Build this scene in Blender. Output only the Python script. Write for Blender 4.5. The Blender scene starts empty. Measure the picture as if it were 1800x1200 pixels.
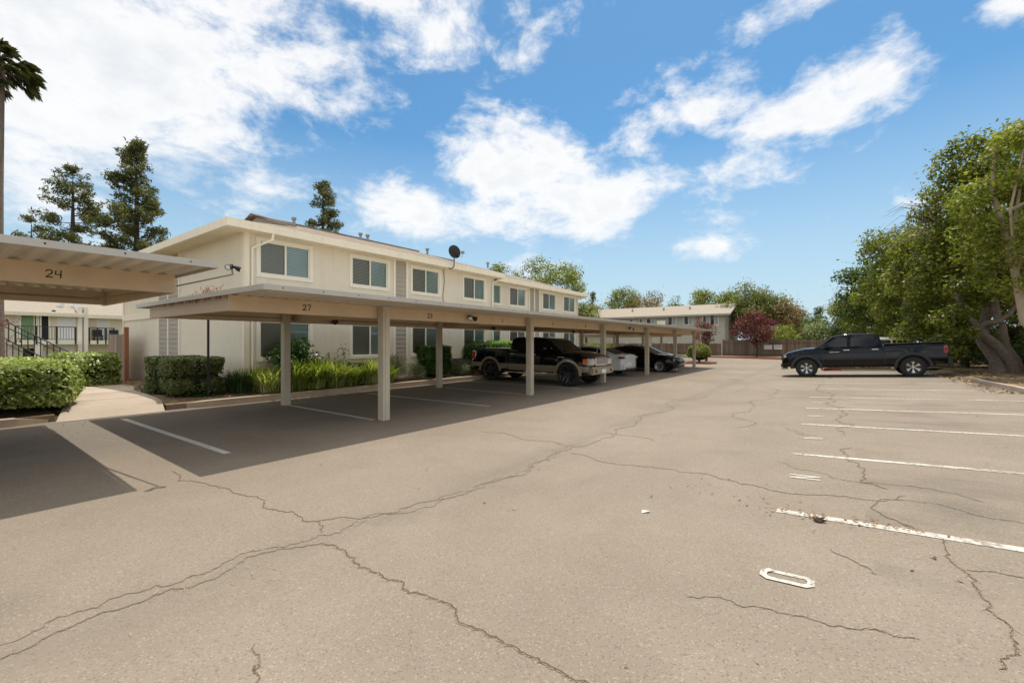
import bpy, bmesh, math, random
import numpy as np
from mathutils import Vector, Matrix
R = math.radians; PI = math.pi
random.seed(7); np.random.seed(7)
scn = bpy.context.scene; COL = scn.collection

# ------------------------------------------------------------ survey (camera calibration, ground heights)
F = 780.0; TH = math.atan(571/780.); S_, C_ = math.sin(TH), math.cos(TH); H = 1.66; HZ = 602.0
XV = -3.5; SR = .045; SL = .014
def gz(X): return SR*(min(X, 9)-XV) if X > XV else SL*(XV-X)
def ray(u, v):
    a = (u-900)/F
    return (a*C_-S_, a*S_+C_, (HZ-v)/F)
def atY(u, v, Y):
    d = ray(u, v); t = Y/d[1]; return Vector((t*d[0], Y, H+t*d[2]))
def atD(u, v, D):
    d = ray(u, v); return Vector((D*d[0], D*d[1], H+D*d[2]))

# ------------------------------------------------------------ camera
cam = bpy.data.cameras.new('camera'); co = bpy.data.objects.new('camera', cam); COL.objects.link(co)
cam.sensor_width = 36; cam.lens = 36*F/1800; cam.clip_end = 3000; cam.shift_y = 2/1800
co.location = (0, 0, H); co.rotation_euler = (R(90), 0, TH); scn.camera = co
scn.view_settings.view_transform = 'Standard'; scn.view_settings.look = 'None'
scn.view_settings.gamma = 1; scn.view_settings.exposure = 0.24
# ------------------------------------------------------------ sun
SV = Vector((-.07, .332, 1)).normalized()
sun = bpy.data.lights.new('sun', 'SUN'); sun.energy = 3.5; sun.angle = R(.5); sun.color = (1, .95, .86)
so = bpy.data.objects.new('sun', sun); COL.objects.link(so); so.rotation_euler = SV.to_track_quat('Z', 'Y').to_euler()

# ------------------------------------------------------------ node helper
class NT:
    def __init__(s, tree): s.t = tree; s.n = tree.nodes; s.l = tree.links
    def new(s, typ, **kw):
        n = s.n.new(typ)
        for k, v in kw.items():
            if k.startswith('i_'):
                key = k[2:]; key = int(key) if key.isdigit() else key.replace('_', ' ')
                s.set(n.inputs[key], v)
            else: setattr(n, k, v)
        return n
    def set(s, inp, v):
        if isinstance(v, bpy.types.NodeSocket): s.l.new(v, inp)
        else: inp.default_value = v
    def m(s, op, a, b=None, c=None, clamp=False):
        n = s.n.new('ShaderNodeMath'); n.operation = op; n.use_clamp = clamp
        s.set(n.inputs[0], a)
        if b is not None: s.set(n.inputs[1], b)
        if c is not None: s.set(n.inputs[2], c)
        return n.outputs[0]
    def noise(s, vec, scale, detail=4, rough=.55, dist=0):
        n = s.new('ShaderNodeTexNoise'); n.inputs['Scale'].default_value = scale; n.inputs['Detail'].default_value = detail
        n.inputs['Roughness'].default_value = rough; n.inputs['Distortion'].default_value = dist
        if vec is not None: s.l.new(vec, n.inputs['Vector'])
        return n.outputs['Fac']
    def ramp(s, fac, stops):
        n = s.n.new('ShaderNodeValToRGB'); s.l.new(fac, n.inputs[0]); e = n.color_ramp.elements
        while len(e) < len(stops): e.new(.5)
        for x, (p, c) in zip(e, stops):
            x.position = p; x.color = (*c, 1) if len(c) == 3 else c
        return n.outputs[0]
    def mix(s, fac, a, b, typ='MIX'):
        n = s.n.new('ShaderNodeMix'); n.data_type = 'RGBA'; n.blend_type = typ
        s.set(n.inputs[0], fac)
        s.set(n.inputs[6], (*a, 1) if isinstance(a, tuple) and len(a) == 3 else a)
        s.set(n.inputs[7], (*b, 1) if isinstance(b, tuple) and len(b) == 3 else b)
        return n.outputs[2]

# ------------------------------------------------------------ world: daylight sky with drifting cumulus
w = bpy.data.worlds.new('World'); scn.world = w; w.use_nodes = True
N = NT(w.node_tree); N.n.clear()
sky = N.new('ShaderNodeTexSky', sky_type='NISHITA', sun_disc=False, sun_elevation=math.asin(SV.z),
            sun_rotation=math.atan2(SV.x, SV.y), altitude=50, air_density=1.0, dust_density=.6, ozone_density=2.2)
tc = N.new('ShaderNodeTexCoord'); sep = N.new('ShaderNodeSeparateXYZ'); N.l.new(tc.outputs['Generated'], sep.inputs[0])
x, y, z = sep.outputs
fx = N.m('ADD', N.m('MULTIPLY', x, C_), N.m('MULTIPLY', y, S_)); fy = N.m('ADD', N.m('MULTIPLY', x, -S_), N.m('MULTIPLY', y, C_))
az = N.m('ARCTAN2', fx, fy); el = N.m('ARCSINE', z)
comb = N.new('ShaderNodeCombineXYZ'); N.set(comb.inputs[0], N.m('MULTIPLY', az, 1.0)); N.set(comb.inputs[1], N.m('MULTIPLY', el, 1.7))
base = comb.outputs[0]
wn = N.new('ShaderNodeTexNoise'); wn.inputs['Scale'].default_value = 3.2; wn.inputs['Detail'].default_value = 4; N.l.new(base, wn.inputs['Vector'])
vs = N.new('ShaderNodeVectorMath', operation='SUBTRACT'); N.l.new(wn.outputs['Color'], vs.inputs[0]); vs.inputs[1].default_value = (.5, .5, .5)
vm = N.new('ShaderNodeVectorMath', operation='SCALE'); N.l.new(vs.outputs[0], vm.inputs[0]); vm.inputs['Scale'].default_value = .13
va = N.new('ShaderNodeVectorMath', operation='ADD'); N.l.new(base, va.inputs[0]); N.l.new(vm.outputs[0], va.inputs[1])
sp2 = N.new('ShaderNodeSeparateXYZ'); N.l.new(va.outputs[0], sp2.inputs[0])
waz, wel = sp2.outputs[0], N.m('DIVIDE', sp2.outputs[1], 1.7)
def azel(u, v):
    a = math.atan((u-900)/F); return a, math.atan((HZ-v)/F*math.cos(a))
dens = None
# cloud masses: centre (u,v), half sizes (px at the frame's middle), strength
BL = [(900, 372, 330, 36, .82), (60, 330, 220, 110, .72), (150, 90, 420, 190, 1.15), (430, 110, 260, 90, .85), (750, 30, 260, 70, .75), (80, 290, 200, 70, .8), (300, 20, 500, 90, .9),
      (-300, 150, 500, 260, .9), (900, 300, 130, 75, 1.05), (1020, 345, 150, 65, 1.0), (700, 365, 110, 50, .95), (850, 390, 260, 35, .75), (1110, 240, 70, 45, .7),
      (1250, 180, 120, 50, .85), (1390, 190, 120, 55, .9), (1500, 140, 95, 40, .8), (1580, 150, 60, 24, .6), (1120, 170, 90, 30, .5), (1350, 285, 140, 38, .75), (1200, 110, 60, 25, .4), (490, 325, 110, 28, .8),
      (1260, 438, 90, 18, .7), (1225, 378, 45, 20, .5), (1785, 15, 80, 42, .8), (1400, 10, 90, 30, .6), (1590, 325, 70, 18, .45), (1630, 360, 50, 22, .55), (930, 485, 80, 35, .7),
      (1450, 540, 130, 20, .35), (1450, 375, 40, 14, .4), (560, 420, 160, 20, .3), (1330, 360, 60, 14, .35), (2400, 200, 500, 120, .8)]
for (u, v, du, dv, s) in BL:
    a0, e0 = azel(u, v); sc = math.cos(a0)
    ra, re = du/F*sc*sc+.02, dv/F*sc+.01
    t = N.m('ADD', N.m('POWER', N.m('ABSOLUTE', N.m('DIVIDE', N.m('SUBTRACT', waz, a0), ra)), 2.0), N.m('POWER', N.m('ABSOLUTE', N.m('DIVIDE', N.m('SUBTRACT', wel, e0), re)), 2.0))
    g = N.m('MULTIPLY', N.m('EXPONENT', N.m('MULTIPLY', t, -.8)), s)
    dens = g if dens is None else N.m('MAXIMUM', dens, g)
n1 = N.noise(va.outputs[0], 8.0, 12, .64); n2 = N.noise(va.outputs[0], 2.3, 5, .5); n3 = N.noise(base, 16.0, 6, .6)
d = N.m('ADD', dens, N.m('MULTIPLY', N.m('SUBTRACT', n1, .5), 1.85)); d = N.m('ADD', d, N.m('MULTIPLY', N.m('SUBTRACT', n2, .5), .5))
# unseen bright cloud, added overhead and behind the camera to raise the fill light
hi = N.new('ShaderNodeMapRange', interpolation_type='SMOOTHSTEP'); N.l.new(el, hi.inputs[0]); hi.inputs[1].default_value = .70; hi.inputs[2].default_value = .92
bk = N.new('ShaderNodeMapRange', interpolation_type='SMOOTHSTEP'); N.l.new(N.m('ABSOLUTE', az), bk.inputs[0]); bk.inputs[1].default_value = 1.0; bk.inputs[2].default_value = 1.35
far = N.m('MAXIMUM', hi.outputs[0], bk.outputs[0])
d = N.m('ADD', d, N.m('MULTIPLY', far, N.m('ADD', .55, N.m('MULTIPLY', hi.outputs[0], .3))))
cov = N.new('ShaderNodeMapRange', interpolation_type='SMOOTHSTEP'); N.l.new(d, cov.inputs[0]); cov.inputs[1].default_value = .34; cov.inputs[2].default_value = .92
up = N.new('ShaderNodeMapRange'); N.l.new(el, up.inputs[0]); up.inputs[1].default_value = .0; up.inputs[2].default_value = .05
cf = N.m('MULTIPLY', N.m('MULTIPLY', cov.outputs[0], up.outputs[0]), .96)
thick = N.new('ShaderNodeMapRange', interpolation_type='SMOOTHSTEP'); N.l.new(N.m('ADD', d, N.m('MULTIPLY', N.m('SUBTRACT', n3, .5), .9)), thick.inputs[0]); thick.inputs[1].default_value = .7; thick.inputs[2].default_value = 1.7
CB = 1.0
ccx = N.mix(thick.outputs[0], (7.5, 7.5, 7.5), (6.1, 6.35, 6.6))
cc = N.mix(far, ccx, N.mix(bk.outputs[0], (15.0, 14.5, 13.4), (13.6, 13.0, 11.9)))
skc = N.mix(1.0, sky.outputs[0], (.56, .92, 1.02), 'MULTIPLY')
hz = N.new('ShaderNodeMapRange'); N.l.new(el, hz.inputs[0]); hz.inputs[1].default_value = .0; hz.inputs[2].default_value = .42; hz.inputs[3].default_value = 1.0; hz.inputs[4].default_value = 0
skc = N.mix(hz.outputs[0], skc, (4.5, 5.6, 6.3))
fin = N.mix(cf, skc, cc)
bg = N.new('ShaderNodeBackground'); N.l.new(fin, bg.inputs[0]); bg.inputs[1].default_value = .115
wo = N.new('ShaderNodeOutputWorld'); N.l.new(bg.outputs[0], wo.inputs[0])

# ------------------------------------------------------------ materials
MATS = {}
def mat(name, col, rough=.8, var=.12, scale=3., bump=0., bscale=40., metal=0., coat=0., spec=.5, fn=None, emis=None):
    if name in MATS: return MATS[name]
    m = bpy.data.materials.new(name); m.use_nodes = True; T = NT(m.node_tree)
    p = m.node_tree.nodes['Principled BSDF']; tcn = T.new('ShaderNodeTexCoord'); ob = tcn.outputs['Object']
    geo = T.new('ShaderNodeNewGeometry'); ps = geo.outputs['Position']
    c = (*col, 1)
    if var > 0:
        f = T.noise(ps, scale, 6, .6)
        c = T.mix(f, tuple(min(1, k*(1-var)) for k in col), tuple(min(1, k*(1+var)) for k in col))
    if fn: c = fn(T, c, ps, ob, p)
    if c is not None: T.set(p.inputs['Base Color'], c)
    p.inputs['Roughness'].default_value = rough; p.inputs['Metallic'].default_value = metal
    p.inputs['Coat Weight'].default_value = coat; p.inputs['Coat Roughness'].default_value = .04
    p.inputs['Specular IOR Level'].default_value = spec
    if bump > 0:
        b = T.new('ShaderNodeBump'); b.inputs['Strength'].default_value = bump; b.inputs['Distance'].default_value = .02
        T.l.new(T.noise(ps, bscale, 5, .65), b.inputs['Height']); T.l.new(b.outputs[0], p.inputs['Normal'])
    MATS[name] = m; return m

def f_asphalt(T, c, ps, ob, p):
    a = T.noise(ps, .35, 5, .6, .4); b = T.noise(ps, 2.2, 6, .65); s = T.noise(ps, 95, 3, .7)
    c = T.ramp(a, [(.3, (.212, .174, .134)), (.5, (.262, .217, .168)), (.70, (.300, .250, .196))])
    c = T.mix(T.m('MULTIPLY', T.m('SUBTRACT', b, .35, clamp=True), .8), c, (.18, .145, .11))
    ov = T.new('ShaderNodeTexVoronoi'); ov.inputs['Scale'].default_value = .42; T.l.new(ps, ov.inputs['Vector'])
    oil = T.m('MULTIPLY', T.m('SUBTRACT', T.m('ADD', .13, T.m('MULTIPLY', b, .12)), ov.outputs['Distance'], clamp=True), 4.0, clamp=True)
    lg = T.noise(ps, .13, 3, .5, .6)
    c = T.mix(T.m('MULTIPLY', T.m('SUBTRACT', lg, .42, clamp=True), 1.6, clamp=True), c, (.20, .162, .122))
    c = T.mix(T.m('MULTIPLY', oil, .8), c, (.11, .095, .08))
    vo = T.new('ShaderNodeTexVoronoi'); vo.inputs['Scale'].default_value = 120; T.l.new(ps, vo.inputs['Vector'])
    sv = T.new('ShaderNodeSeparateColor'); T.l.new(vo.outputs['Color'], sv.inputs[0])
    c = T.mix(T.m('MULTIPLY', T.m('GREATER_THAN', sv.outputs[0], .94), .40), c, (.46, .39, .30))
    c = T.mix(T.m('MULTIPLY', T.m('LESS_THAN', sv.outputs[1], .12), .5), c, (.12, .095, .072))
    c = T.mix(T.m('MULTIPLY', s, .22), c, (.14, .11, .08))
    sx = T.new('ShaderNodeSeparateXYZ'); T.l.new(ps, sx.inputs[0])
    # left bays coloured darker to deepen the carport shade, darker worn gutter along the valley
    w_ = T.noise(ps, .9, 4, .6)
    bay_shade = T.m('MULTIPLY', T.m('SMOOTH_MIN', T.m('MULTIPLY', T.m('SUBTRACT', -8.0, T.m('ADD', sx.outputs[0], T.m('MULTIPLY', T.m('SUBTRACT', w_, .5), 3))), .8), 1.0, .2), .36, clamp=True)
    c = T.mix(bay_shade, c, (.115, .112, .112))
    dv = T.m('ABSOLUTE', T.m('ADD', sx.outputs[0], T.m('ADD', 3.5, T.m('MULTIPLY', T.m('SUBTRACT', w_, .5), .8))))
    g = T.m('MULTIPLY', T.m('SUBTRACT', 1.0, T.m('DIVIDE', dv, .32), clamp=True), .28)
    c = T.mix(g, c, (.15, .125, .10))
    # wheel-worn dark patches across the right-hand stalls
    mp = T.new('ShaderNodeMapping'); T.l.new(ps, mp.inputs[0]); mp.inputs['Scale'].default_value = (.5, 1.6, 1)
    st = T.noise(mp.outputs[0], .8, 4, .6)
    c = T.mix(T.m('MULTIPLY', T.m('GREATER_THAN', sx.outputs[0], .2), T.m('MULTIPLY', T.m('SUBTRACT', st, .54, clamp=True), 4.0)), c, (.13, .108, .088))
    return c
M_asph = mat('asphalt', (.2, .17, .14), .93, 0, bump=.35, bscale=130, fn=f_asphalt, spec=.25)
def f_soil(T, c, ps, ob, p):
    a = T.noise(ps, 3, 6, .7); b = T.noise(ps, 30, 5, .7)
    c = T.ramp(a, [(.3, (.085, .052, .034)), (.55, (.17, .11, .072)), (.75, (.25, .175, .115))])
    return T.mix(b, c, (.26, .19, .12))
M_soil = mat('leafy_soil', (.2, .15, .1), .95, 0, bump=.8, bscale=30, fn=f_soil, spec=.1)
def f_far(T, c, ps, ob, p):
    return T.ramp(T.noise(ps, .3, 6, .7), [(.3, (.06, .075, .03)), (.6, (.13, .115, .06)), (.8, (.2, .165, .1))])
M_far = mat('dry_ground', (.2, .15, .1), .95, 0, bump=.6, bscale=8, fn=f_far, spec=.1)
def f_conc(T, c, ps, ob, p):
    a = T.noise(ps, 1.2, 6, .6); s = T.noise(ps, 60, 4, .7)
    c = T.ramp(a, [(.3, (.36, .29, .225)), (.7, (.47, .39, .31))])
    return T.mix(T.m('MULTIPLY', s, .3), c, (.25, .2, .16))
M_conc = mat('concrete', (.4, .33, .26), .9, 0, bump=.25, bscale=60, fn=f_conc, spec=.2)
M_kerbd = mat('stained_kerb_concrete', (.50, .37, .26), .9, .3, 2.5, bump=.3)
M_red = mat('faded_red_kerb_paint', (.34, .085, .05), .8, .35, 3, bump=.2)
def worn(name, col, thr=.46):
    def f(T, c, ps, ob, p):
        a = T.noise(ps, 22, 6, .75); b = T.noise(ps, 1.1, 3, .6)
        m_ = T.m('MULTIPLY', T.m('SUBTRACT', T.m('ADD', a, T.m('MULTIPLY', b, .45)), thr), 7, clamp=True)
        return T.mix(m_, (.22, .185, .15), col)
    return mat(name, col, .85, 0, fn=f, bump=.3, bscale=130, spec=.2)
M_line = worn('worn_white_road_paint', (.54, .505, .445), .60)
M_lineD = worn('worn_grey_road_paint', (.52, .52, .50), .52)
def f_stucco(T, c, ps, ob, p):
    a = T.noise(ps, .8, 5, .6); sx = T.new('ShaderNodeSeparateXYZ'); T.l.new(ps, sx.inputs[0])
    mp = T.new('ShaderNodeMapping'); T.l.new(ps, mp.inputs[0]); mp.inputs['Scale'].default_value = (6, 6, .35)
    st = T.noise(mp.outputs[0], 1.2, 4, .6)
    c = T.mix(T.m('MULTIPLY', a, .30), c, (.64, .55, .41))
    c = T.mix(T.m('MULTIPLY', T.m('SUBTRACT', st, .5, clamp=True), .9), c, (.56, .48, .36))
    return T.mix(T.m('MULTIPLY', T.m('SUBTRACT', T.noise(ps, 2.6, 6, .7), .55, clamp=True), 1.2, clamp=True), c, (.50, .43, .33))
M_stucco = mat('cream_stucco', (.80, .71, .56), .92, .05, 2, bump=.55, bscale=70, fn=f_stucco, spec=.2)
M_stucco2 = mat('olive_grey_siding_paint', (.52, .47, .38), .9, .08, 1, bump=.2, bscale=30, spec=.2)
M_trim = mat('white_trim_paint', (.84, .77, .63), .6, .05, 3)
def f_fascia(T, c, ps, ob, p):
    mp = T.new('ShaderNodeMapping'); T.l.new(ps, mp.inputs[0]); mp.inputs['Scale'].default_value = (3, 3, .5)
    return T.mix(T.m('MULTIPLY', T.m('SUBTRACT', T.noise(mp.outputs[0], 2, 4), .5, clamp=True), 1.0), c, (.5, .44, .35))
M_fascia = mat('cream_fascia_paint', (.82, .72, .55), .65, .06, 2, fn=f_fascia)
def f_shingle(T, c, ps, ob, p):
    br = T.new('ShaderNodeTexBrick'); br.offset = .5
    mp = T.new('ShaderNodeMapping'); T.l.new(ps, mp.inputs[0]); mp.inputs['Rotation'].default_value = (0, 0, R(90)); mp.inputs['Scale'].default_value = (1, 1, 1)
    T.l.new(mp.outputs[0], br.inputs['Vector']); br.inputs['Scale'].default_value = 1
    br.inputs['Brick Width'].default_value = .3; br.inputs['Row Height'].default_value = .14; br.inputs['Mortar Size'].default_value = .008
    br.inputs['Color1'].default_value = (.22, .175, .135, 1); br.inputs['Color2'].default_value = (.36, .29, .225, 1); br.inputs['Mortar'].default_value = (.1, .085, .07, 1)
    return T.mix(T.m('MULTIPLY', T.noise(ps, 1.5, 5), .35), br.outputs[0], (.17, .14, .115))
M_shingle = mat('brown_shingles', (.3, .25, .2), .95, 0, bump=.7, bscale=25, fn=f_shingle, spec=.1)
M_shingleL = mat('pale_sunbleached_shingles', (.32, .275, .22), .95, .2, 4, bump=.5, bscale=25, spec=.1)
def f_tan(T, c, ps, ob, p):
    a = T.noise(ps, 1.6, 6, .6)
    c = T.mix(T.m('MULTIPLY', T.m('SUBTRACT', a, .45, clamp=True), .9), c, (.27, .205, .14))
    r = T.noise(ps, 6, 7, .7)
    return T.mix(T.m('MULTIPLY', T.m('SUBTRACT', r, .66, clamp=True), 6, clamp=True), c, (.2, .09, .04))
M_tan = mat('tan_painted_steel', (.66, .50, .33), .55, .04, 2, fn=f_tan)
def f_rust(T, c, ps, ob, p):
    sx = T.new('ShaderNodeSeparateXYZ'); T.l.new(ps, sx.inputs[0])
    mp = T.new('ShaderNodeMapping'); T.l.new(ps, mp.inputs[0]); mp.inputs['Scale'].default_value = (5, 5, 1.4)
    n = T.noise(mp.outputs[0], 1.6, 7, .7); n2 = T.noise(ps, 9, 5, .7)
    t = T.m('ADD', T.m('MULTIPLY', T.m('SUBTRACT', sx.outputs[2], 2.36), 4.2), T.m('MULTIPLY', T.m('SUBTRACT', n, .5), 2.4))
    return T.mix(T.m('MULTIPLY', t, 3, clamp=True), c, T.mix(n2, (.30, .09, .03), (.12, .045, .02)))
M_rust = mat('rust_streaked_tan_steel', (.55, .43, .30), .6, .05, 2, fn=f_rust)
M_post = mat('grey_tan_post_paint', (.56, .49, .37), .6, .1, 2, fn=f_tan)
M_deck = mat('galvanised_deck_underside', (.72, .66, .55), .45, .14, 1.4, metal=.1)
M_decktrim = mat('galvanised_edge_trim', (.50, .46, .40), .5, .15, 4, metal=.2)
M_black = mat('black_plastic', (.012, .012, .013), .5, 0)
M_white = mat('white_plastic', (.75, .75, .73), .4, 0)
M_lens = mat('lamp_lens', (.8, .8, .78), .12, 0, coat=1)
M_iron = mat('black_iron_paint', (.02, .018, .017), .5, 0)
M_digit = mat('black_stencil_paint', (.015, .012, .01), .8, 0)
M_bark = mat('grey_brown_bark', (.20, .155, .12), .95, .6, 9, bump=1, bscale=34, spec=.1)
M_barkP = mat('pale_smooth_bark', (.40, .31, .22), .9, .25, 4, bump=.6, bscale=14, spec=.1)
M_barkD = mat('dark_bark', (.09, .065, .05), .95, .3, 6, bump=1, bscale=18, spec=.1)
def f_wood(T, c, ps, ob, p):
    mp = T.new('ShaderNodeMapping'); T.l.new(ps, mp.inputs[0]); mp.inputs['Scale'].default_value = (9, 9, .7)
    a = T.noise(mp.outputs[0], 1.3, 5, .65); g = T.new('ShaderNodeNewGeometry')
    c = T.mix(g.outputs['Random Per Island'], (.15, .105, .08), (.29, .215, .16))
    return T.mix(T.m('MULTIPLY', a, .6), c, (.10, .075, .06))
M_wood = mat('weathered_fence_boards', (.2, .15, .1), .9, 0, bump=.5, bscale=25, fn=f_wood, spec=.15)
def f_woodL(T, c, ps, ob, p):
    g = T.new('ShaderNodeNewGeometry'); mp = T.new('ShaderNodeMapping'); T.l.new(ps, mp.inputs[0]); mp.inputs['Scale'].default_value = (9, 9, .7)
    c = T.mix(g.outputs['Random Per Island'], (.22, .165, .125), (.38, .30, .23))
    return T.mix(T.m('MULTIPLY', T.noise(mp.outputs[0], 1.3, 5, .65), .45), c, (.14, .10, .08))
M_woodL = mat('pale_weathered_boards', (.3, .2, .1), .9, 0, bump=.4, bscale=25, fn=f_woodL, spec=.15)
M_woodR = mat('red_cedar_post', (.30, .12, .06), .85, .25, 6)
def glass_mat(name, tint, rough=.03):
    m = bpy.data.materials.new(name); m.use_nodes = True; T = NT(m.node_tree); T.n.clear()
    tr = T.new('ShaderNodeBsdfTransparent'); tr.inputs[0].default_value = (*tint, 1)
    gl = T.new('ShaderNodeBsdfGlossy'); gl.inputs['Roughness'].default_value = rough; gl.inputs[0].default_value = (.9, .95, .97, 1)
    fr = T.new('ShaderNodeFresnel'); fr.inputs[0].default_value = 1.65
    mx = T.new('ShaderNodeMixShader'); T.l.new(fr.outputs[0], mx.inputs[0]); T.l.new(tr.outputs[0], mx.inputs[1]); T.l.new(gl.outputs[0], mx.inputs[2])
    o = T.new('ShaderNodeOutputMaterial'); T.l.new(mx.outputs[0], o.inputs[0]); return m
M_glass = glass_mat('window_glass', (.80, .90, .89))
M_screen = glass_mat('window_insect_screen', (.66, .64, .58), .3)
def f_blind(T, c, ps, ob, p):
    sx = T.new('ShaderNodeSeparateXYZ'); T.l.new(ps, sx.inputs[0])
    s = T.m('SINE', T.m('MULTIPLY', sx.outputs[2], 2*PI/.05))
    return T.mix(T.m('MULTIPLY', T.m('ADD', s, 1), .5), (.30, .30, .28), (.80, .80, .76))
M_blind = mat('window_blind_slats', (.5, .5, .5), .6, 0, fn=f_blind)
def f_vert(T, c, ps, ob, p):
    sx = T.new('ShaderNodeSeparateXYZ'); T.l.new(ps, sx.inputs[0])
    s = T.m('SINE', T.m('MULTIPLY', T.m('ADD', sx.outputs[1], sx.outputs[0]), 2*PI/.11))
    return T.mix(T.m('MULTIPLY', T.m('ADD', s, 1), .5), (.38, .40, .37), (.66, .70, .66))
M_vert = mat('vertical_blind_cloth', (.5, .5, .5), .7, 0, fn=f_vert)
M_plain = mat('plain_roller_shade', (.62, .66, .62), .6, .1, 2)
M_green = mat('green_curtain', (.20, .30, .15), .8, .3, 6)
M_dark = mat('dark_interior', (.012, .012, .012), .8, 0)
M_siding = mat('taupe_siding_paint', (.40, .345, .275), .8, .1, 2, bump=.15)
M_ac = mat('grey_green_metal', (.13, .13, .11), .6, .2, 5)
M_galv = mat('galvanised_vent', (.33, .31, .29), .5, .2, 8, metal=.4)
def leafmat(name, c1, c2, rough=.45, trans=.32, c3=None):
    m = bpy.data.materials.new(name); m.use_nodes = True; T = NT(m.node_tree); T.n.clear()
    g = T.new('ShaderNodeNewGeometry'); r = g.outputs['Random Per Island']; nz = T.noise(g.outputs['Position'], 1.1, 3, .6)
    f = T.m('ADD', T.m('MULTIPLY', r, .55), T.m('MULTIPLY', nz, .55))
    st = [(.25, c1), (.8, c2)]
    if c3: st = [(.2, c1), (.62, c2), (.9, c3)]
    c = T.ramp(f, st)
    p = T.new('ShaderNodeBsdfPrincipled'); T.l.new(c, p.inputs['Base Color']); p.inputs['Roughness'].default_value = rough; p.inputs['Specular IOR Level'].default_value = .25
    t = T.new('ShaderNodeBsdfTranslucent'); T.l.new(T.mix(1.0, c, (1.3, 1.5, .6), 'MULTIPLY'), t.inputs[0])
    mx = T.new('ShaderNodeMixShader'); mx.inputs[0].default_value = trans; T.l.new(p.outputs[0], mx.inputs[1]); T.l.new(t.outputs[0], mx.inputs[2])
    o = T.new('ShaderNodeOutputMaterial'); T.l.new(mx.outputs[0], o.inputs[0]); return m
L_hedge = leafmat('hedge_leaves', (.06, .085, .014), (.27, .32, .075), .3, .38, (.66, .67, .32))
L_hedgeD = leafmat('clipped_hedge_leaves', (.05, .075, .018), (.14, .17, .05), .45, .25, (.28, .23, .11))
L_bushD = leafmat('glossy_dark_leaves', (.015, .05, .01), (.05, .11, .02), .3, .25, (.16, .24, .05))
L_grey = leafmat('grey_green_leaves', (.11, .14, .06), (.22, .25, .12), .6, .3, (.34, .34, .18))
L_grass = leafmat('strap_grass', (.06, .11, .012), (.32, .38, .06), .4, .4, (.72, .70, .32))
L_grassP = leafmat('pale_strap_grass', (.12, .14, .03), (.46, .48, .16), .4, .35, (.85, .80, .50))
L_treeR = leafmat('broadleaf_leaves', (.045, .066, .011), (.17, .18, .028), .4, .42, (.42, .38, .09))
L_treeY = leafmat('yellow_green_leaves', (.06, .085, .012), (.21, .22, .035), .45, .40, (.42, .39, .10))
L_treeD = leafmat('deep_green_leaves', (.025, .05, .012), (.08, .12, .022), .4, .32, (.18, .21, .04))
L_brown = leafmat('rusty_brown_leaves', (.12, .10, .03), (.27, .17, .07), .6, .3, (.36, .22, .12))
L_mixed = leafmat('olive_mixed_leaves', (.06, .10, .02), (.17, .18, .045), .5, .35, (.30, .20, .08))
L_plum = leafmat('purple_plum_leaves', (.045, .010, .014), (.15, .028, .035), .4, .3, (.30, .09, .08))
L_pine = leafmat('pine_needles', (.045, .055, .022), (.14, .14, .05), .6, .25, (.26, .23, .10))
L_palm = leafmat('palm_leaflets', (.03, .045, .012), (.075, .085, .022), .5, .2, (.16, .13, .06))
L_ivy = leafmat('dark_ivy_leaves', (.018, .045, .014), (.045, .09, .03), .35, .2, (.10, .15, .06))
L_dry = leafmat('dry_leaf_litter', (.10, .05, .025), (.26, .15, .075), .8, .1, (.42, .30, .17))
L_straw = leafmat('dry_straw', (.28, .22, .13), (.44, .36, .22), .8, .1)
M_paint_k = mat('glossy_black_car_paint', (.003, .003, .0035), .06, 0, coat=0, spec=.32)
M_paint_w = mat('white_car_paint', (.72, .72, .71), .3, 0, coat=1)
M_paint_t = mat('tan_two_tone_car_paint', (.25, .195, .135), .35, 0, coat=.8)
M_paint_b = mat('beige_car_paint', (.62, .56, .46), .3, 0, coat=1)
M_tint = mat('tinted_car_glass', (.004, .004, .005), .03, 0, coat=0, spec=.4)
M_tintP = mat('pale_car_windshield', (.02, .024, .023), .04, 0, coat=0, spec=.5)
M_rubber = mat('tyre_rubber', (.018, .018, .018), .85, .2, 20)
M_chrome = mat('chrome', (.78, .77, .75), .12, 0, metal=1)
M_rimk = mat('black_alloy', (.02, .02, .021), .3, 0, coat=.5)
M_rimm = mat('machined_alloy', (.55, .54, .52), .3, 0, metal=.8)
M_flare = mat('matt_black_flare', (.022, .022, .022), .6, 0)
M_tail = mat('red_tail_lamp', (.38, .012, .015), .15, 0, coat=1)
M_head = mat('clear_head_lamp', (.55, .55, .52), .1, 0, coat=1, metal=.3)
M_amber = mat('amber_lamp', (.55, .13, .03), .2, 0, coat=1)
M_plate = mat('number_plate_white', (.7, .7, .68), .5, 0)

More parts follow.
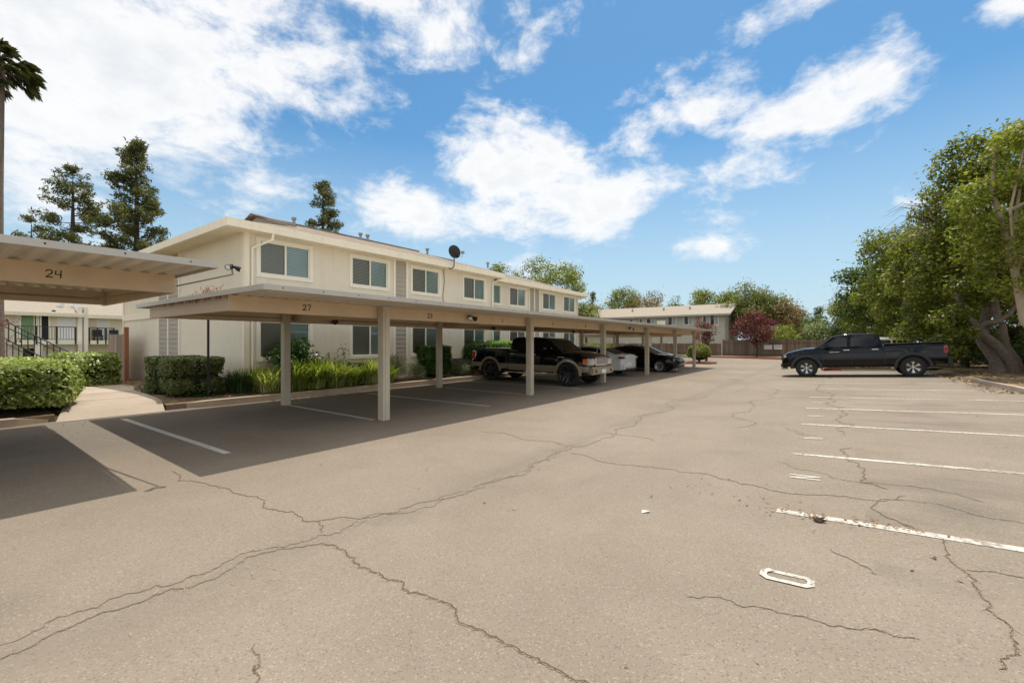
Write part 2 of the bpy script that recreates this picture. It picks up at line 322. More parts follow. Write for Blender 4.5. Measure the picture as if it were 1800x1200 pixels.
# ------------------------------------------------------------ mesh builder
class MB:
    def __init__(s): s.v = []; s.f = []; s.mi = []; s.mats = []; s.cur = 0; s.sm = []
    def use(s, m):
        if m not in s.mats: s.mats.append(m)
        s.cur = s.mats.index(m); return s
    def add(s, vs, fs, smooth=False):
        o = len(s.v); s.v += [tuple(v) for v in vs]
        for f in fs: s.f.append([i+o for i in f]); s.mi.append(s.cur); s.sm.append(smooth)
    def box(s, x0, x1, y0, y1, z0, z1, M=None):
        v = [Vector(p) for p in [(x0, y0, z0), (x1, y0, z0), (x1, y1, z0), (x0, y1, z0), (x0, y0, z1), (x1, y0, z1), (x1, y1, z1), (x0, y1, z1)]]
        if M: v = [M @ p for p in v]
        s.add(v, [(0, 3, 2, 1), (4, 5, 6, 7), (0, 1, 5, 4), (1, 2, 6, 5), (2, 3, 7, 6), (3, 0, 4, 7)]); return s
    def prism(s, pts, vec):
        n = len(pts); vec = Vector(vec); p = [Vector(q) for q in pts]; q = [a+vec for a in p]
        s.add(p+q, [list(range(n))[::-1], list(range(n, 2*n))]+[(i, (i+1) % n, (i+1) % n+n, i+n) for i in range(n)]); return s
    def face(s, pts): s.add(pts, [list(range(len(pts)))]); return s
    def tube(s, pts, rad, n=8, cap=True, sq=None):
        pts = [Vector(p) for p in pts]
        if not hasattr(rad, '__len__'): rad = [rad]*len(pts)
        rings = []; t0 = (pts[1]-pts[0]).normalized(); up = Vector((0, 0, 1)) if abs(t0.z) < .95 else Vector((1, 0, 0))
        a = t0.cross(up).normalized()
        for i, p in enumerate(pts):
            if i == 0: t = t0
            elif i == len(pts)-1: t = (pts[i]-pts[i-1]).normalized()
            else: t = ((pts[i+1]-p).normalized()+(p-pts[i-1]).normalized()).normalized()
            a = (a-t*a.dot(t)); a = a.normalized() if a.length > 1e-6 else t.orthogonal().normalized()
            b = t.cross(a)
            rings.append([p+(a*math.cos(2*PI*k/n)+b*math.sin(2*PI*k/n))*rad[i] for k in range(n)])
        vs = [q for r in rings for q in r]; fs = []
        for i in range(len(pts)-1):
            for k in range(n): fs.append((i*n+k, i*n+(k+1) % n, (i+1)*n+(k+1) % n, (i+1)*n+k))
        if cap: fs += [list(range(n))[::-1], list(range((len(pts)-1)*n, len(pts)*n))]
        s.add(vs, fs, True); return s
    def lathe(s, prof, n=24, M=None, closed=False):
        vs = []; fs = []; k = len(prof)
        for i in range(n):
            a = 2*PI*i/n
            for (r, h) in prof:
                p = Vector((r*math.cos(a), r*math.sin(a), h)); vs.append(M @ p if M else p)
        for i in range(n):
            for j in range(k-1 if not closed else k):
                a, b = i*k+j, i*k+(j+1) % k; c, d_ = ((i+1) % n)*k+(j+1) % k, ((i+1) % n)*k+j
                fs.append((a, d_, c, b))
        s.add(vs, fs, True); return s
    def stroke(s, pts, wd, th=.004, M=None):
        """flat painted stroke in local XY, thickness th"""
        for a, b in zip(pts[:-1], pts[1:]):
            a = Vector((*a, 0)); b = Vector((*b, 0)); d_ = (b-a)
            if d_.length < 1e-6: continue
            d_.normalize(); n_ = Vector((-d_.y, d_.x, 0))*wd/2; e = d_*wd*.35
            q = [a-e-n_, b+e-n_, b+e+n_, a-e+n_]
            th += .0003
            vs = q+[k+Vector((0, 0, th)) for k in q]
            if M: vs = [M @ k for k in vs]
            s.add(vs, [(3, 2, 1, 0), (4, 5, 6, 7), (0, 1, 5, 4), (1, 2, 6, 5), (2, 3, 7, 6), (3, 0, 4, 7)])
        return s
    def build(s, name, m=None, parent=None, loc=None, rot=None, sharp=35):
        me = bpy.data.meshes.new(name); me.from_pydata(s.v, [], s.f)
        if m is not None and not s.mats: me.materials.append(m)
        for k in s.mats: me.materials.append(k)
        if s.mats: me.polygons.foreach_set('material_index', s.mi)
        me.polygons.foreach_set('use_smooth', s.sm); me.update()
        if any(s.sm): me.set_sharp_from_angle(angle=R(sharp))
        o = bpy.data.objects.new(name, me); COL.objects.link(o)
        if parent: o.parent = parent
        if loc: o.location = loc
        if rot: o.rotation_euler = rot
        return o
def tag(o, label=None, cat=None, group=None, kind=None):
    if label: o['label'] = label
    if cat: o['category'] = cat
    if group: o['group'] = group
    if kind: o['kind'] = kind
    return o
def empty(name, loc, rz=0, label=None, cat=None, group=None):
    o = bpy.data.objects.new(name, None); COL.objects.link(o); o.location = loc; o.rotation_euler = (0, 0, rz); o.empty_display_size = .2
    return tag(o, label, cat, group)
def copy_tree(o, parent=None):
    c = o.copy(); COL.objects.link(c)
    if parent: c.parent = parent
    for ch in o.children: copy_tree(ch, c)
    return c

# ------------------------------------------------------------ leaves
def leaf_mesh(name, C, Nn, size, m, parent=None, aspect=.55, droop=0., up=None):
    """C centres (n,3), Nn normals (n,3); diamond leaves"""
    n = len(C); size = np.broadcast_to(size, (n,))
    Nn = Nn/np.maximum(np.linalg.norm(Nn, axis=1, keepdims=True), 1e-6)
    r = np.random.normal(size=(n, 3)) if up is None else up+np.random.normal(size=(n, 3))*.35
    T = r-Nn*np.sum(r*Nn, 1, keepdims=True); T /= np.maximum(np.linalg.norm(T, axis=1, keepdims=True), 1e-6)
    B = np.cross(Nn, T); s = size[:, None]
    V = np.empty((n, 4, 3)); V[:, 0] = C-T*s*.5; V[:, 1] = C+B*s*.5*aspect+T*s*.05-Nn*s*.06; V[:, 2] = C+T*s*.5; V[:, 3] = C-B*s*.5*aspect+T*s*.05-Nn*s*.06
    me = bpy.data.meshes.new(name); me.vertices.add(n*4); me.vertices.foreach_set('co', V.reshape(-1))
    me.loops.add(n*4); me.loops.foreach_set('vertex_index', np.arange(n*4, dtype=np.int32))
    me.polygons.add(n); me.polygons.foreach_set('loop_start', np.arange(0, n*4, 4, dtype=np.int32))
    me.update(calc_edges=True); me.materials.append(m)
    o = bpy.data.objects.new(name, me); COL.objects.link(o)
    if parent: o.parent = parent
    return o
def rnd_dir(n):
    d_ = np.random.normal(size=(n, 3)); return d_/np.linalg.norm(d_, axis=1, keepdims=True)
def clumps(cs, rs, per, flat=.8, shell=.55):
    """leaf centres and normals for clumps at cs with radii rs"""
    C = []; Nn = []
    for c, r in zip(cs, rs):
        k = max(4, int(per*(r**2))) if per > 0 else 10
        d_ = rnd_dir(k); rad = r*(shell+(1-shell)*np.random.rand(k)**.6)*(1+.12*np.random.randn(k))
        p = d_*rad[:, None]; p[:, 2] *= flat
        C.append(p+np.array(c)); Nn.append(d_*.7+np.array([0, 0, .55])+np.random.normal(size=(k, 3))*.45)
    return np.vstack(C), np.vstack(Nn)
def broad_tree(name, base, crown_c, crown_r, m_leaf, m_bark, label, cat='tree', group=None, nclump=60, cr=(.45, .95), per=220, leaf=.16, trunk_r=.22, limbs=7, lowcut=-.7, trunk_pts=None, seed=1, outer=.35):
    rs_ = np.random.get_state(); np.random.seed(seed); random.seed(seed)
    root = empty(name, base, 0, label, cat, group); b = Vector(base)
    cc_ = Vector(crown_c)-b; cr_ = Vector(crown_r)
    cs = []; rr = []
    while len(cs) < nclump:
        d_ = rnd_dir(1)[0]; t = (outer+(1-outer)*random.random())**.6
        if d_[2]*t < lowcut: continue
        wob = 1+.22*math.sin(3*math.atan2(d_[1], d_[0])+seed)+.12*math.sin(7*d_[2]+seed)
        cs.append((cc_.x+d_[0]*t*cr_.x*wob, cc_.y+d_[1]*t*cr_.y*wob, cc_.z+d_[2]*t*cr_.z)); rr.append(random.uniform(*cr))
    C, Nn = clumps(cs, rr, per)
    # stray sprigs so that the outline is ragged
    k = len(C)//12; idx = np.random.choice(len(C), k); C2 = C[idx]+np.random.normal(size=(k, 3))*cr[1]*.45
    C = np.vstack([C, C2]); Nn = np.vstack([Nn, Nn[idx]])
    sz = leaf*(.6+.8*np.random.rand(len(C)))
    leaf_mesh('crown', C, Nn, sz, m_leaf, root)
    t = MB()
    if trunk_pts is None:
        top = cc_*.75; trunk_pts = [(0, 0, -.1), (top.x*.15+.1, top.y*.15, top.z*.35), (top.x*.5-.1, top.y*.5+.1, top.z*.7), tuple(top)]
    tp = [Vector(p) for p in trunk_pts]; nr = len(tp)
    t.tube(tp, [trunk_r*(1.25 if i == 0 else 1-.75*i/nr) for i in range(nr)], 9)
    for j in range(limbs):
        q = cs[random.randrange(len(cs))]; st = tp[max(1, nr//2-1)].lerp(tp[-1], random.random()*.7); q = Vector(q); mid = st.lerp(q, .5)+Vector((random.uniform(-.3, .3), random.uniform(-.3, .3), -.1*q.length*.3))
        t.tube([st, mid, q], [trunk_r*.42, trunk_r*.25, trunk_r*.08], 6)
    t.build('trunk', m_bark, root)
    np.random.set_state(rs_); return root

# ============================================================ THE SETTING
def tz(X):
    K = [(-400, -.9), (-55, -.85), (-45, -.6), (-25, .10), (-20, .25), (-17, .32), (-13.3, .35), (-12.4, .26)]
    if X <= -12.4:
        for (a, b), (c, d_) in zip(K[:-1], K[1:]):
            if X <= c: return b+(d_-b)*(X-a)/(c-a)
    if X >= 4.05: return .43
    return gz(X)-.06
g = MB(); g.use(M_far)
xs = [-900, -400, -55, -45, -25, -20, -17, -13.3, -12.42, -12.3, -8, -3.5, 0, 3.98, 4.1, 8, 40, 900]; ys = [-80, -10, 54.5, 54.6, 300, 1500]
vs = [(x_, y_, tz(x_)-(.06 if x_ < -12.4 else 0)) for y_ in ys for x_ in xs]; n_ = len(xs)
g.add(vs, [(j*n_+i, j*n_+i+1, (j+1)*n_+i+1, (j+1)*n_+i) for j in range(len(ys)-1) for i in range(n_-1)])
tag(g.build('ground'), 'dry earth stretching beyond the car park', kind='structure')
g = MB(); xs = [-12.3+i*.6 for i in range(28)]; xs = [x_ for x_ in xs if x_ < 4]+[4.05]; xs = sorted(xs+[XV]); ys = list(range(-25, 51, 5)); n_ = len(xs)
g.add([(x_, y_, gz(x_)) for y_ in ys for x_ in xs], [(j*n_+i, j*n_+i+1, (j+1)*n_+i+1, (j+1)*n_+i) for j in range(len(ys)-1) for i in range(n_-1)])
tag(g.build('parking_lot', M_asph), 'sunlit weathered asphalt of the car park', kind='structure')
g = MB(); g.add([(-60, 30, -.05), (-12.3, 30, gz(-12.3)), (-12.3, 50, gz(-12.3)), (-60, 50, -.05)], [(0, 1, 2, 3)])
tag(g.build('far_parking_lot', M_asph), 'asphalt in front of the far building', kind='structure')
# planting beds
def bed(name, poly, z, label):
    g = MB(); g.prism([(x_, y_, z(x_)-.3) for x_, y_ in poly], (0, 0, .3)); tag(g.build(name, M_soil), label, kind='structure')
def lin_bed(name, x0, x1, y0, y1, zf, label, nx=6, lip=False):
    g = MB(); xs = [x0+(x1-x0)*i/nx for i in range(nx+1)]+([x1+.04] if lip else []); ys = [y0+(y1-y0)*i/12 for i in range(13)]; n_ = len(xs); nx = n_-1
    g.add([(x_, y_, zf(x_)+random.uniform(-.015, .015) if not (lip and x_ > x1) else -.1) for y_ in ys for x_ in xs], [(j*n_+i, j*n_+i+1, (j+1)*n_+i+1, (j+1)*n_+i) for j in range(12) for i in range(nx)], True)
    return tag(g.build(name, M_soil), label, kind='structure')
lin_bed('planting_bed', -28, -12.33, 3.5, 31.5, lambda x_: tz(min(x_, -12.4))-.01, 'brown soil bed along the apartment wall', 14, True)
lin_bed('planting_bed', -40, -12.33, -25, 1.72, lambda x_: tz(min(x_, -12.4))-.01, 'brown soil bed around the near hedges', 14, True)
g = MB(); ys = [21+i*.5 for i in range(80)]; cols = [0, .25, .6, 1.2, 3, 10]; rr_ = random.Random(3); vs = []
for y_ in ys:
    xe = 3.55+.25*math.sin(y_*.9)+rr_.uniform(-.15, .15)+(.25 if y_ < 22.5 else 0)
    for c_ in cols: vs.append((xe+c_, y_, gz(xe)+.002 if c_ == 0 else min(gz(xe)+.05+.05*c_+rr_.uniform(-.02, .03), .47)))
g.add(vs, [(j*6+i, j*6+i+1, (j+1)*6+i+1, (j+1)*6+i) for j in range(79) for i in range(5)], True)
tag(g.build('leaf_covered_verge', M_soil), 'soil verge with fallen leaves under the right-hand trees', kind='structure')
lin_bed('leaf_covered_verge', 4.05, 14, -5, 22, lambda x_: .44, 'soil verge with fallen leaves under the right-hand trees', 8)
lin_bed('fence_bed', -30, 4.05, 50.2, 54.6, lambda x_: max(gz(x_), .1)+.1, 'dry bed along the rear fence', 20)
# concrete walk
g = MB(); LW = [(-12.1, 1.7), (-12.7, 1.88), (-13.2, 2.0), (-15, 2.45), (-18.2, 3.0), (-22, 3.2), (-28, 3.3)]; RW = [(-12.1, 3.42), (-12.6, 3.5), (-12.9, 3.52), (-14, 3.58), (-15.6, 3.7), (-17.2, 4.1), (-28, 4.8)]
zz = lambda x_: gz(-12.12)+.008 if x_ > -12.2 else tz(min(x_, -12.4))+.03
vs = []
for (a, b), (c, d_) in zip(LW, RW): vs += [(a, b, zz(a)), (c, d_, zz(c))]
g.add(vs, [(2*i+1, 2*i+3, 2*i+2, 2*i) for i in range(6)])
tag(g.build('footpath', M_conc), 'pale concrete footpath between the hedges', kind='structure')
g = MB()
for x_ in (-13.4, -15.2, -17.0, -18.8): g.box(x_, x_+.012, 2.15+(-13.4-x_)*.2, 3.5+(-13.4-x_)*.06, tz(x_)+.028, tz(x_)+.034)
tag(g.build('footpath_joints', M_kerbd), 'joints across the footpath', kind='structure')
# kerbs
def kerb(name, pts, label, m=M_conc, h=.13, wd=.16, face=None):
    g = MB(); P = [Vector(p) for p in pts]
    for a, b in zip(P[:-1], P[1:]):
        d_ = (b-a); d_.z = 0; n2_ = Vector((-d_.y, d_.x, 0)).normalized()*wd
        za, zb = a.z, b.z
        q = [a, b, b+n2_, a+n2_]; lo = [Vector((k.x, k.y, k.z-.2)) for k in q]; hi = [q[0]+Vector((0, 0, h)), q[1]+Vector((0, 0, h)), q[2]+Vector((0, 0, h)), q[3]+Vector((0, 0, h))]
        g.use(m); g.add(lo+hi, [(4, 5, 6, 7), (1, 2, 6, 5), (2, 3, 7, 6), (3, 0, 4, 7)]); g.use(face or m); g.add(lo+hi, [(0, 1, 5, 4)])
    return tag(g.build(name), label, kind='structure')
kx = -12.14
kerb('kerb', [(kx, y_, gz(kx)) for y_ in (31.5, 25, 20, 15, 12, 9, 6, 4.6)]+[(kx-.05, 4.2, gz(kx)-.01), (kx-.2, 3.85, gz(kx)-.04), (kx-.45, 3.6, gz(kx)-.1)], 'pale concrete kerb along the carport bays', face=M_kerbd, wd=-.24, h=.15)
kerb('kerb', [(kx-.15, 1.62, gz(kx)-.1), (kx-.02, 1.2, gz(kx)-.01), (kx, .6, gz(kx)), (kx, -6, gz(kx)), (kx, -20, gz(kx))], 'pale concrete kerb left of the footpath', face=M_kerbd, wd=-.3, h=.15)
kerb('kerb', [(3.95, -5, gz(3.95)), (3.97, 12, gz(3.95)), (3.9, 18, gz(3.9)), (3.75, 21.6, gz(3.75)-.03), (3.7, 22.6, gz(3.7)-.10)], 'broken concrete kerb under the right-hand trees', wd=-.16)
kerb('kerb', [(3.4, 29.0, gz(3.4)-.06), (3.0, 29.05, gz(3)), (.2, 29.1, gz(.2))], 'concrete kerb of the island behind the black truck', wd=-.16)
kerb('kerb', [(.2, 29.1, gz(.2)), (-.5, 29.3, gz(-.5)), (-.7, 29.9, gz(-.7)), (-.5, 30.6, gz(-.5)), (.6, 30.8, gz(.6))], 'red painted end of the island kerb behind the black truck', M_red, wd=-.14)
lin_bed('island_bed', -.6, 4.05, 29.2, 30.7, lambda x_: gz(x_)+.1, 'soil island behind the black truck', 6)
kerb('kerb', [(-30, 50, .12), (-20, 50, .14), (-10, 50, .1), (-3.5, 50, .02), (4, 50, .34)], 'red painted kerb below the rear fence', M_red, wd=.16)
kerb('kerb', [(-12, 37.6, .11), (-9.2, 37.4, .08), (-7.9, 37.3, .06), (-7.35, 36.4, .05), (-7.7, 35.2, .06), (-9.3, 34.0, .08), (-12, 33.6, .11)], 'red kerb round the bush island', M_red, wd=-.14, h=.12)
bed('island_bed', [(-12, 33.7), (-9.3, 34.1), (-7.8, 35.3), (-7.5, 36.4), (-8, 37.2), (-12, 37.5)], lambda x_: gz(x_)+.1, 'soil of the bush island')

# ------------------------------------------------------------ painted markings
def gline(a, b, wd, m, name='parking_line', label=None, seg=8, grp=None, dz=.004):
    a = Vector(a); b = Vector(b); d_ = (b-a).normalized(); n2_ = Vector((-d_.y, d_.x))*wd/2; g = MB(); vs = []
    for i in range(seg+1):
        p = a.lerp(b, i/seg)
        for q in (p-n2_, p+n2_): vs.append((q.x, q.y, gz(q.x)+dz))
    g.add(vs, [(2*i, 2*i+2, 2*i+3, 2*i+1) for i in range(seg)])
    return tag(g.build(name, m), label, kind='structure')
RL = [((-.44, 4.67), (3.9, 4.56)), ((-.49, 7.2), (3.9, 7.2)), ((-.53, 9.93), (3.9, 9.9)), ((-.58, 12.42), (3.85, 12.6)), ((-.62, 15.0), (3.8, 15.2)), ((-.66, 17.6), (3.8, 17.9)), ((-.7, 20.3), (3.7, 20.6)), ((-.7, 26.0), (3.6, 26.3)), ((-1, 33), (3.6, 33.2)), ((-1, 35.7), (3.6, 35.9))]
for a, b in RL: gline(a, b, .10, M_line, label='worn white stall line on the right side of the car park')
for a, b in [((-11.67, 2.6), (-7.13, 2.76)), ((-10.95, 5.62), (-7.72, 5.72)), ((-11.6, 8.3), (-7.09, 8.71)), ((-10.9, 11.0), (-7.7, 11.3)), ((-11.9, 13.2), (-7.2, 13.9)), ((-11.0, 16.4), (-7.6, 16.6)), ((-11.8, 19.2), (-7.1, 19.3)), ((-11, 21.6), (-7.6, 21.8)), ((-11.8, 23.0), (-7.1, 22.7)), ((-11.6, 26.2), (-7.2, 26.2))]:
    gline(a, b, .10, M_lineD, label='grey-white stall line under the carport')
def ground_glyph(strokes, x0, y0, L, Hh, wd, label):
    """strokes in (0..1,0..1): first runs along +X, second along -Y"""
    g = MB(); hh = 0
    for st in strokes:
        for (a, b), (c, d_) in zip(st[:-1], st[1:]):
            hh += .0006
            A = Vector((x0+a*L, y0-b*Hh)); B = Vector((x0+c*L, y0-d_*Hh)); dd = (B-A).normalized(); nn = Vector((-dd.y, dd.x))*wd/2; A = A-dd*wd*.3; B = B+dd*wd*.3
            g.face([(q.x, q.y, gz(q.x)+.004+hh) for q in (A-nn, B-nn, B+nn, A+nn)])
    tag(g.build('painted_letter', M_line), label, kind='structure')
ground_glyph([[(0.12, .0), (.88, 0), (1, .25), (1, .75), (.88, 1), (.12, 1), (0, .75), (0, .25), (.12, 0)]], -.39, 3.40, .26, .115, .04, 'white letter O painted on the asphalt')
for i, (x_, y_) in enumerate([(-.47, 6.08), (-.50, 8.6), (-.53, 11.2), (-.56, 13.7)]):
    ground_glyph([[(0, 0), (1, 0), (0, 1), (1, 1)]], x_+.04, y_-.04, .27, .13, .035, 'worn white letter N painted on the asphalt')

# ------------------------------------------------------------ cracks, straw and leaf litter on the asphalt
CR = {
'A': [(-3.5, -.6), (-3.54, 0.29), (-3.61, 0.51), (-3.65, 0.72), (-3.62, 1.05), (-3.54, 1.17), (-3.68, 1.54), (-3.54, 1.87), (-3.45, 2.01)],
'B': [(-6.75, 1.96), (-5.76, 2.05), (-5.13, 2.15), (-4.54, 2.11), (-4.02, 2.18), (-3.87, 2.26), (-3.64, 2.15)],
'C': [(-3.9, 2.27), (-3.61, 2.56), (-3.46, 2.84), (-3.42, 3.26), (-3.34, 4.0), (-3.14, 4.52), (-3.38, 5.6), (-3.36, 6.27), (-3.42, 7.96), (-3.4, 9.11), (-3.44, 11.66), (-3.31, 14.74), (-3.4, 22)],
'D': [(-3.45, 2.01), (-3.32, 2.06), (-3.05, 2.01), (-2.7, 1.97), (-2.46, 1.93), (-2.21, 1.9), (-1.99, 1.94), (-1.79, 1.89), (-1.55, 1.86), (-1.35, 1.85), (-1.14, 1.83), (-0.91, 1.83)],
'E': [(-3.21, 5.81), (-2.65, 5.6), (-2.01, 5.59), (-1.51, 5.56), (-0.86, 5.38), (-0.58, 5.3), (-0.14, 5.34), (0.3, 5.4), (0.53, 5.68)],
'F': [(0.16, 8.01), (0.22, 6.94), (0.25, 6.37), (0.22, 6.02), (0.41, 5.86)],
'G': [(0.3, 5.4), (0.35, 4.92), (0.48, 4.78), (0.63, 4.44), (0.65, 4.06), (0.68, 3.74), (0.67, 3.53), (0.72, 3.33), (0.69, 3.1), (0.59, 2.92)],
'H': [(-0.74, 2.79), (-0.52, 2.88), (-0.32, 2.9), (-0.13, 2.92), (0.07, 2.93), (0.34, 3.0)],
'I': [(-5.33, 6.29), (-4.65, 6.35), (-3.48, 6.31)], 'J': [(-2.52, 1.11), (-2.36, 1.06), (-2.2, 0.98)],
'K': [(-0.3, 21.98), (-0.15, 16.47), (-0.01, 14.1), (0.09, 12.34), (.25, 10.2), (.1, 9)],
'M': [(-2.41, 7.24), (-3.01, 7.51), (-3.48, 7.6)], 'N': [(-0.75, 9.35), (-0.23, 8.54), (-0.55, 8.94)], 'P': [(-0.04, 3.98), (0.09, 3.85), (0.2, 3.69)],
'A2': [(-3.72, -.5), (-3.7, .4), (-3.78, .8), (-3.7, 1.2), (-3.76, 1.6), (-3.6, 1.9), (-3.5, 2.25), (-3.62, 2.5)],
'C2': [(-3.52, 2.4), (-3.36, 3.0), (-3.3, 3.7), (-3.22, 4.4), (-3.3, 5.2), (-3.44, 6.5)], 'Q': [(-.6, 6.6), (-.2, 6.3), (.22, 6.02), (.6, 6.1), (1.1, 5.8)], 'S': [(.3, 5.4), (.8, 5.5), (1.4, 5.3), (2.2, 5.45)], 'U': [(.65, 4.06), (1.0, 4.1), (1.3, 3.9)], 'V': [(-1.5, 9), (-1.9, 11), (-1.6, 14), (-2.1, 18)]}
CW = {'A': .005, 'B': .005, 'C': .006, 'D': .008, 'E': .004, 'F': .006, 'G': .0045, 'H': .0022, 'I': .004, 'J': .003, 'K': .008, 'M': .004, 'N': .004, 'P': .003, 'A2': .0025, 'A3': .002, 'C2': .0025, 'C3': .002, 'Q': .003, 'S': .003, 'U': .003, 'V': .005}
M_crack = mat('crack_dirt', (.12, .092, .066), 1, .4, 20, spec=0)  # dark brown tone of the stronger cracks
M_crackF = mat('fine_crack_dirt', (.165, .132, .100), 1, .3, 20, spec=0)
M_dust = mat('crumbled_crack_edge', (.30, .24, .175), 1, .3, 40, spec=0, bump=.5, bscale=90)
straw_pts = []
def refine(P, amp, k):
    P = [Vector(p) for p in P]
    for _ in range(k):
        Q = [P[0]]
        for a, b in zip(P[:-1], P[1:]):
            d_ = b-a; Q += [(a+b)/2+Vector((-d_.y, d_.x))*random.uniform(-amp, amp), b]
        P = Q
    return P
for key, P in CR.items():
    Q = refine(P, .19 if len(key) < 2 else .26, 5); g = MB(); vs = []; w0 = CW[key]; e = MB(); ve = []
    for i, p in enumerate(Q):
        d_ = (Q[min(i+1, len(Q)-1)]-Q[max(i-1, 0)]).normalized(); nn = Vector((-d_.y, d_.x)); tp = min(1, i/4+.1, (len(Q)-1-i)/4+.1)
        wa = w0*tp*random.uniform(.25, 1.0); wb = w0*tp*random.uniform(.25, 1.0)
        a, b = p+nn*wa, p-nn*wb; vs += [(a.x, a.y, gz(a.x)+.0045), (b.x, b.y, gz(b.x)+.0045)]
        a, b = p+nn*(wa+w0*random.uniform(.1, 1.3)), p-nn*(wb+w0*random.uniform(.1, 1.3)); ve += [(a.x, a.y, gz(a.x)+.003), (b.x, b.y, gz(b.x)+.003)]
        if random.random() < .10: straw_pts.append((p.x+random.gauss(0, w0*3), p.y+random.gauss(0, w0*3)))
    ff = [(2*i, 2*i+2, 2*i+3, 2*i+1) for i in range(len(Q)-1)]
    g.add(vs, ff); e.add(ve, ff)
    tag(g.build('asphalt_crack', M_crack if key in 'BDGF' else M_crackF), 'dark meandering crack in the asphalt', kind='structure')
    tag(e.build('crack_edge', M_dust), 'crumbled pale edge of a crack in the asphalt', kind='structure')
def scatter(name, pts, m, size, label, aspect=.5, kind='stuff', zf=None):
    C = np.array([(p[0], p[1], (zf or gz)(p[0])+random.uniform(.005, .02)) for p in pts]); Nn = np.array([(random.gauss(0, .25), random.gauss(0, .25), 1) for _ in pts])
    o = leaf_mesh(name, C, Nn, np.array([size*random.uniform(.4, 1.6) for _ in pts]), m, aspect=aspect); tag(o, label, kind=kind); return o
sp = list(straw_pts)
for cx, cy, r_, k in [(-3.5, 1.5, .25, 60), (-3.4, 2.4, .3, 90), (.0, 4.4, .35, 70), (.5, 4.3, .4, 40), (-9, 4.6, .5, 110), (-11.1, 2.0, .35, 80), (-9.6, 1.95, .3, 120), (-7.3, 6.5, .35, 80), (-8.6, 12, .6, 90), (.6, 8, .3, 50), (2.2, 8, .3, 60), (-10.5, 1.2, .5, 80), (-5, 18, .8, 80), (-3.3, 12, .3, 60), (-2.6, 26, 1.2, 80)]:
    sp += [(cx+random.gauss(0, r_), cy+random.gauss(0, r_*.7)) for _ in range(k)]
sp += [(random.uniform(-12, 3.8), random.uniform(.4, 28)) for _ in range(700)]
scatter('straw_litter', sp, L_straw, .055, 'thin dry straw scattered over the asphalt', .05)
lp = [(random.uniform(-6, 3.8), random.uniform(.6, 24)) for _ in range(240)]+[(-.42+random.gauss(0, .12)+t*.9, 4.67+random.gauss(0, .07)) for t in np.random.rand(110)]
for cx, cy, r_, k in [(-11.4, 2.3, .3, 50), (-10.4, 1.0, .35, 90), (-12.0, 4.6, .2, 50), (-.75, 5.0, .35, 30), (1.3, 3.9, .5, 20)]: lp += [(cx+random.gauss(0, r_), cy+random.gauss(0, r_)) for _ in range(k)]
scatter('leaf_litter', lp, L_dry, .028, 'small brown leaf crumbs scattered over the asphalt', .6)
lp = [(random.uniform(-15.3, -12.4), random.uniform(3.6, 31)) for _ in range(5000)]+[(random.uniform(-24, -12.4), random.uniform(3.9, 6.3)) for _ in range(1500)]+[(random.uniform(-20, -12.4), random.uniform(-1, 2)) for _ in range(1500)]
scatter('leaf_litter', lp, L_dry, .06, 'dry leaves covering the planting bed', .6, zf=lambda x_: tz(min(x_, -12.4))+.02)
lp = [(random.uniform(4.1, 9), random.uniform(14, 50)) for _ in range(5000)]+[(random.gauss(3.7, .25), random.uniform(17, 29)) for _ in range(700)]+[(random.uniform(-.5, 4), random.uniform(29.3, 30.7)) for _ in range(500)]
scatter('leaf_litter', lp, L_dry, .09, 'fallen leaves under the right-hand trees', .6, zf=lambda x_: .455 if x_ > 4.05 else gz(x_)+.11 if x_ < 3.2 else gz(x_)+.01)
# chunk of bark on the nearest white line, pale paper scrap
g = MB()
for i in range(14): g.tube([(random.uniform(-.03, .03), random.uniform(-.05, .05), random.uniform(.0, .02)), (random.uniform(-.05, .05), random.uniform(-.05, .05), random.uniform(.01, .035))], .006, 5)
o = g.build('bark_chip', M_barkD, loc=(-.12, 4.55, gz(-.12))); tag(o, 'crumbled dark bark chip on the nearest white stall line', 'bark chip')
g = MB(); g.add([(0, 0, .004), (.07, .01, .02), (.075, .05, .006), (.01, .045, .015)], [(0, 1, 2, 3)]); o = g.build('paper_scrap', M_white, loc=(-1.45, 4.0, gz(-1.45)), rot=(0, 0, .4)); tag(o, 'small white scrap of paper lying in the middle of the asphalt', 'paper scrap')

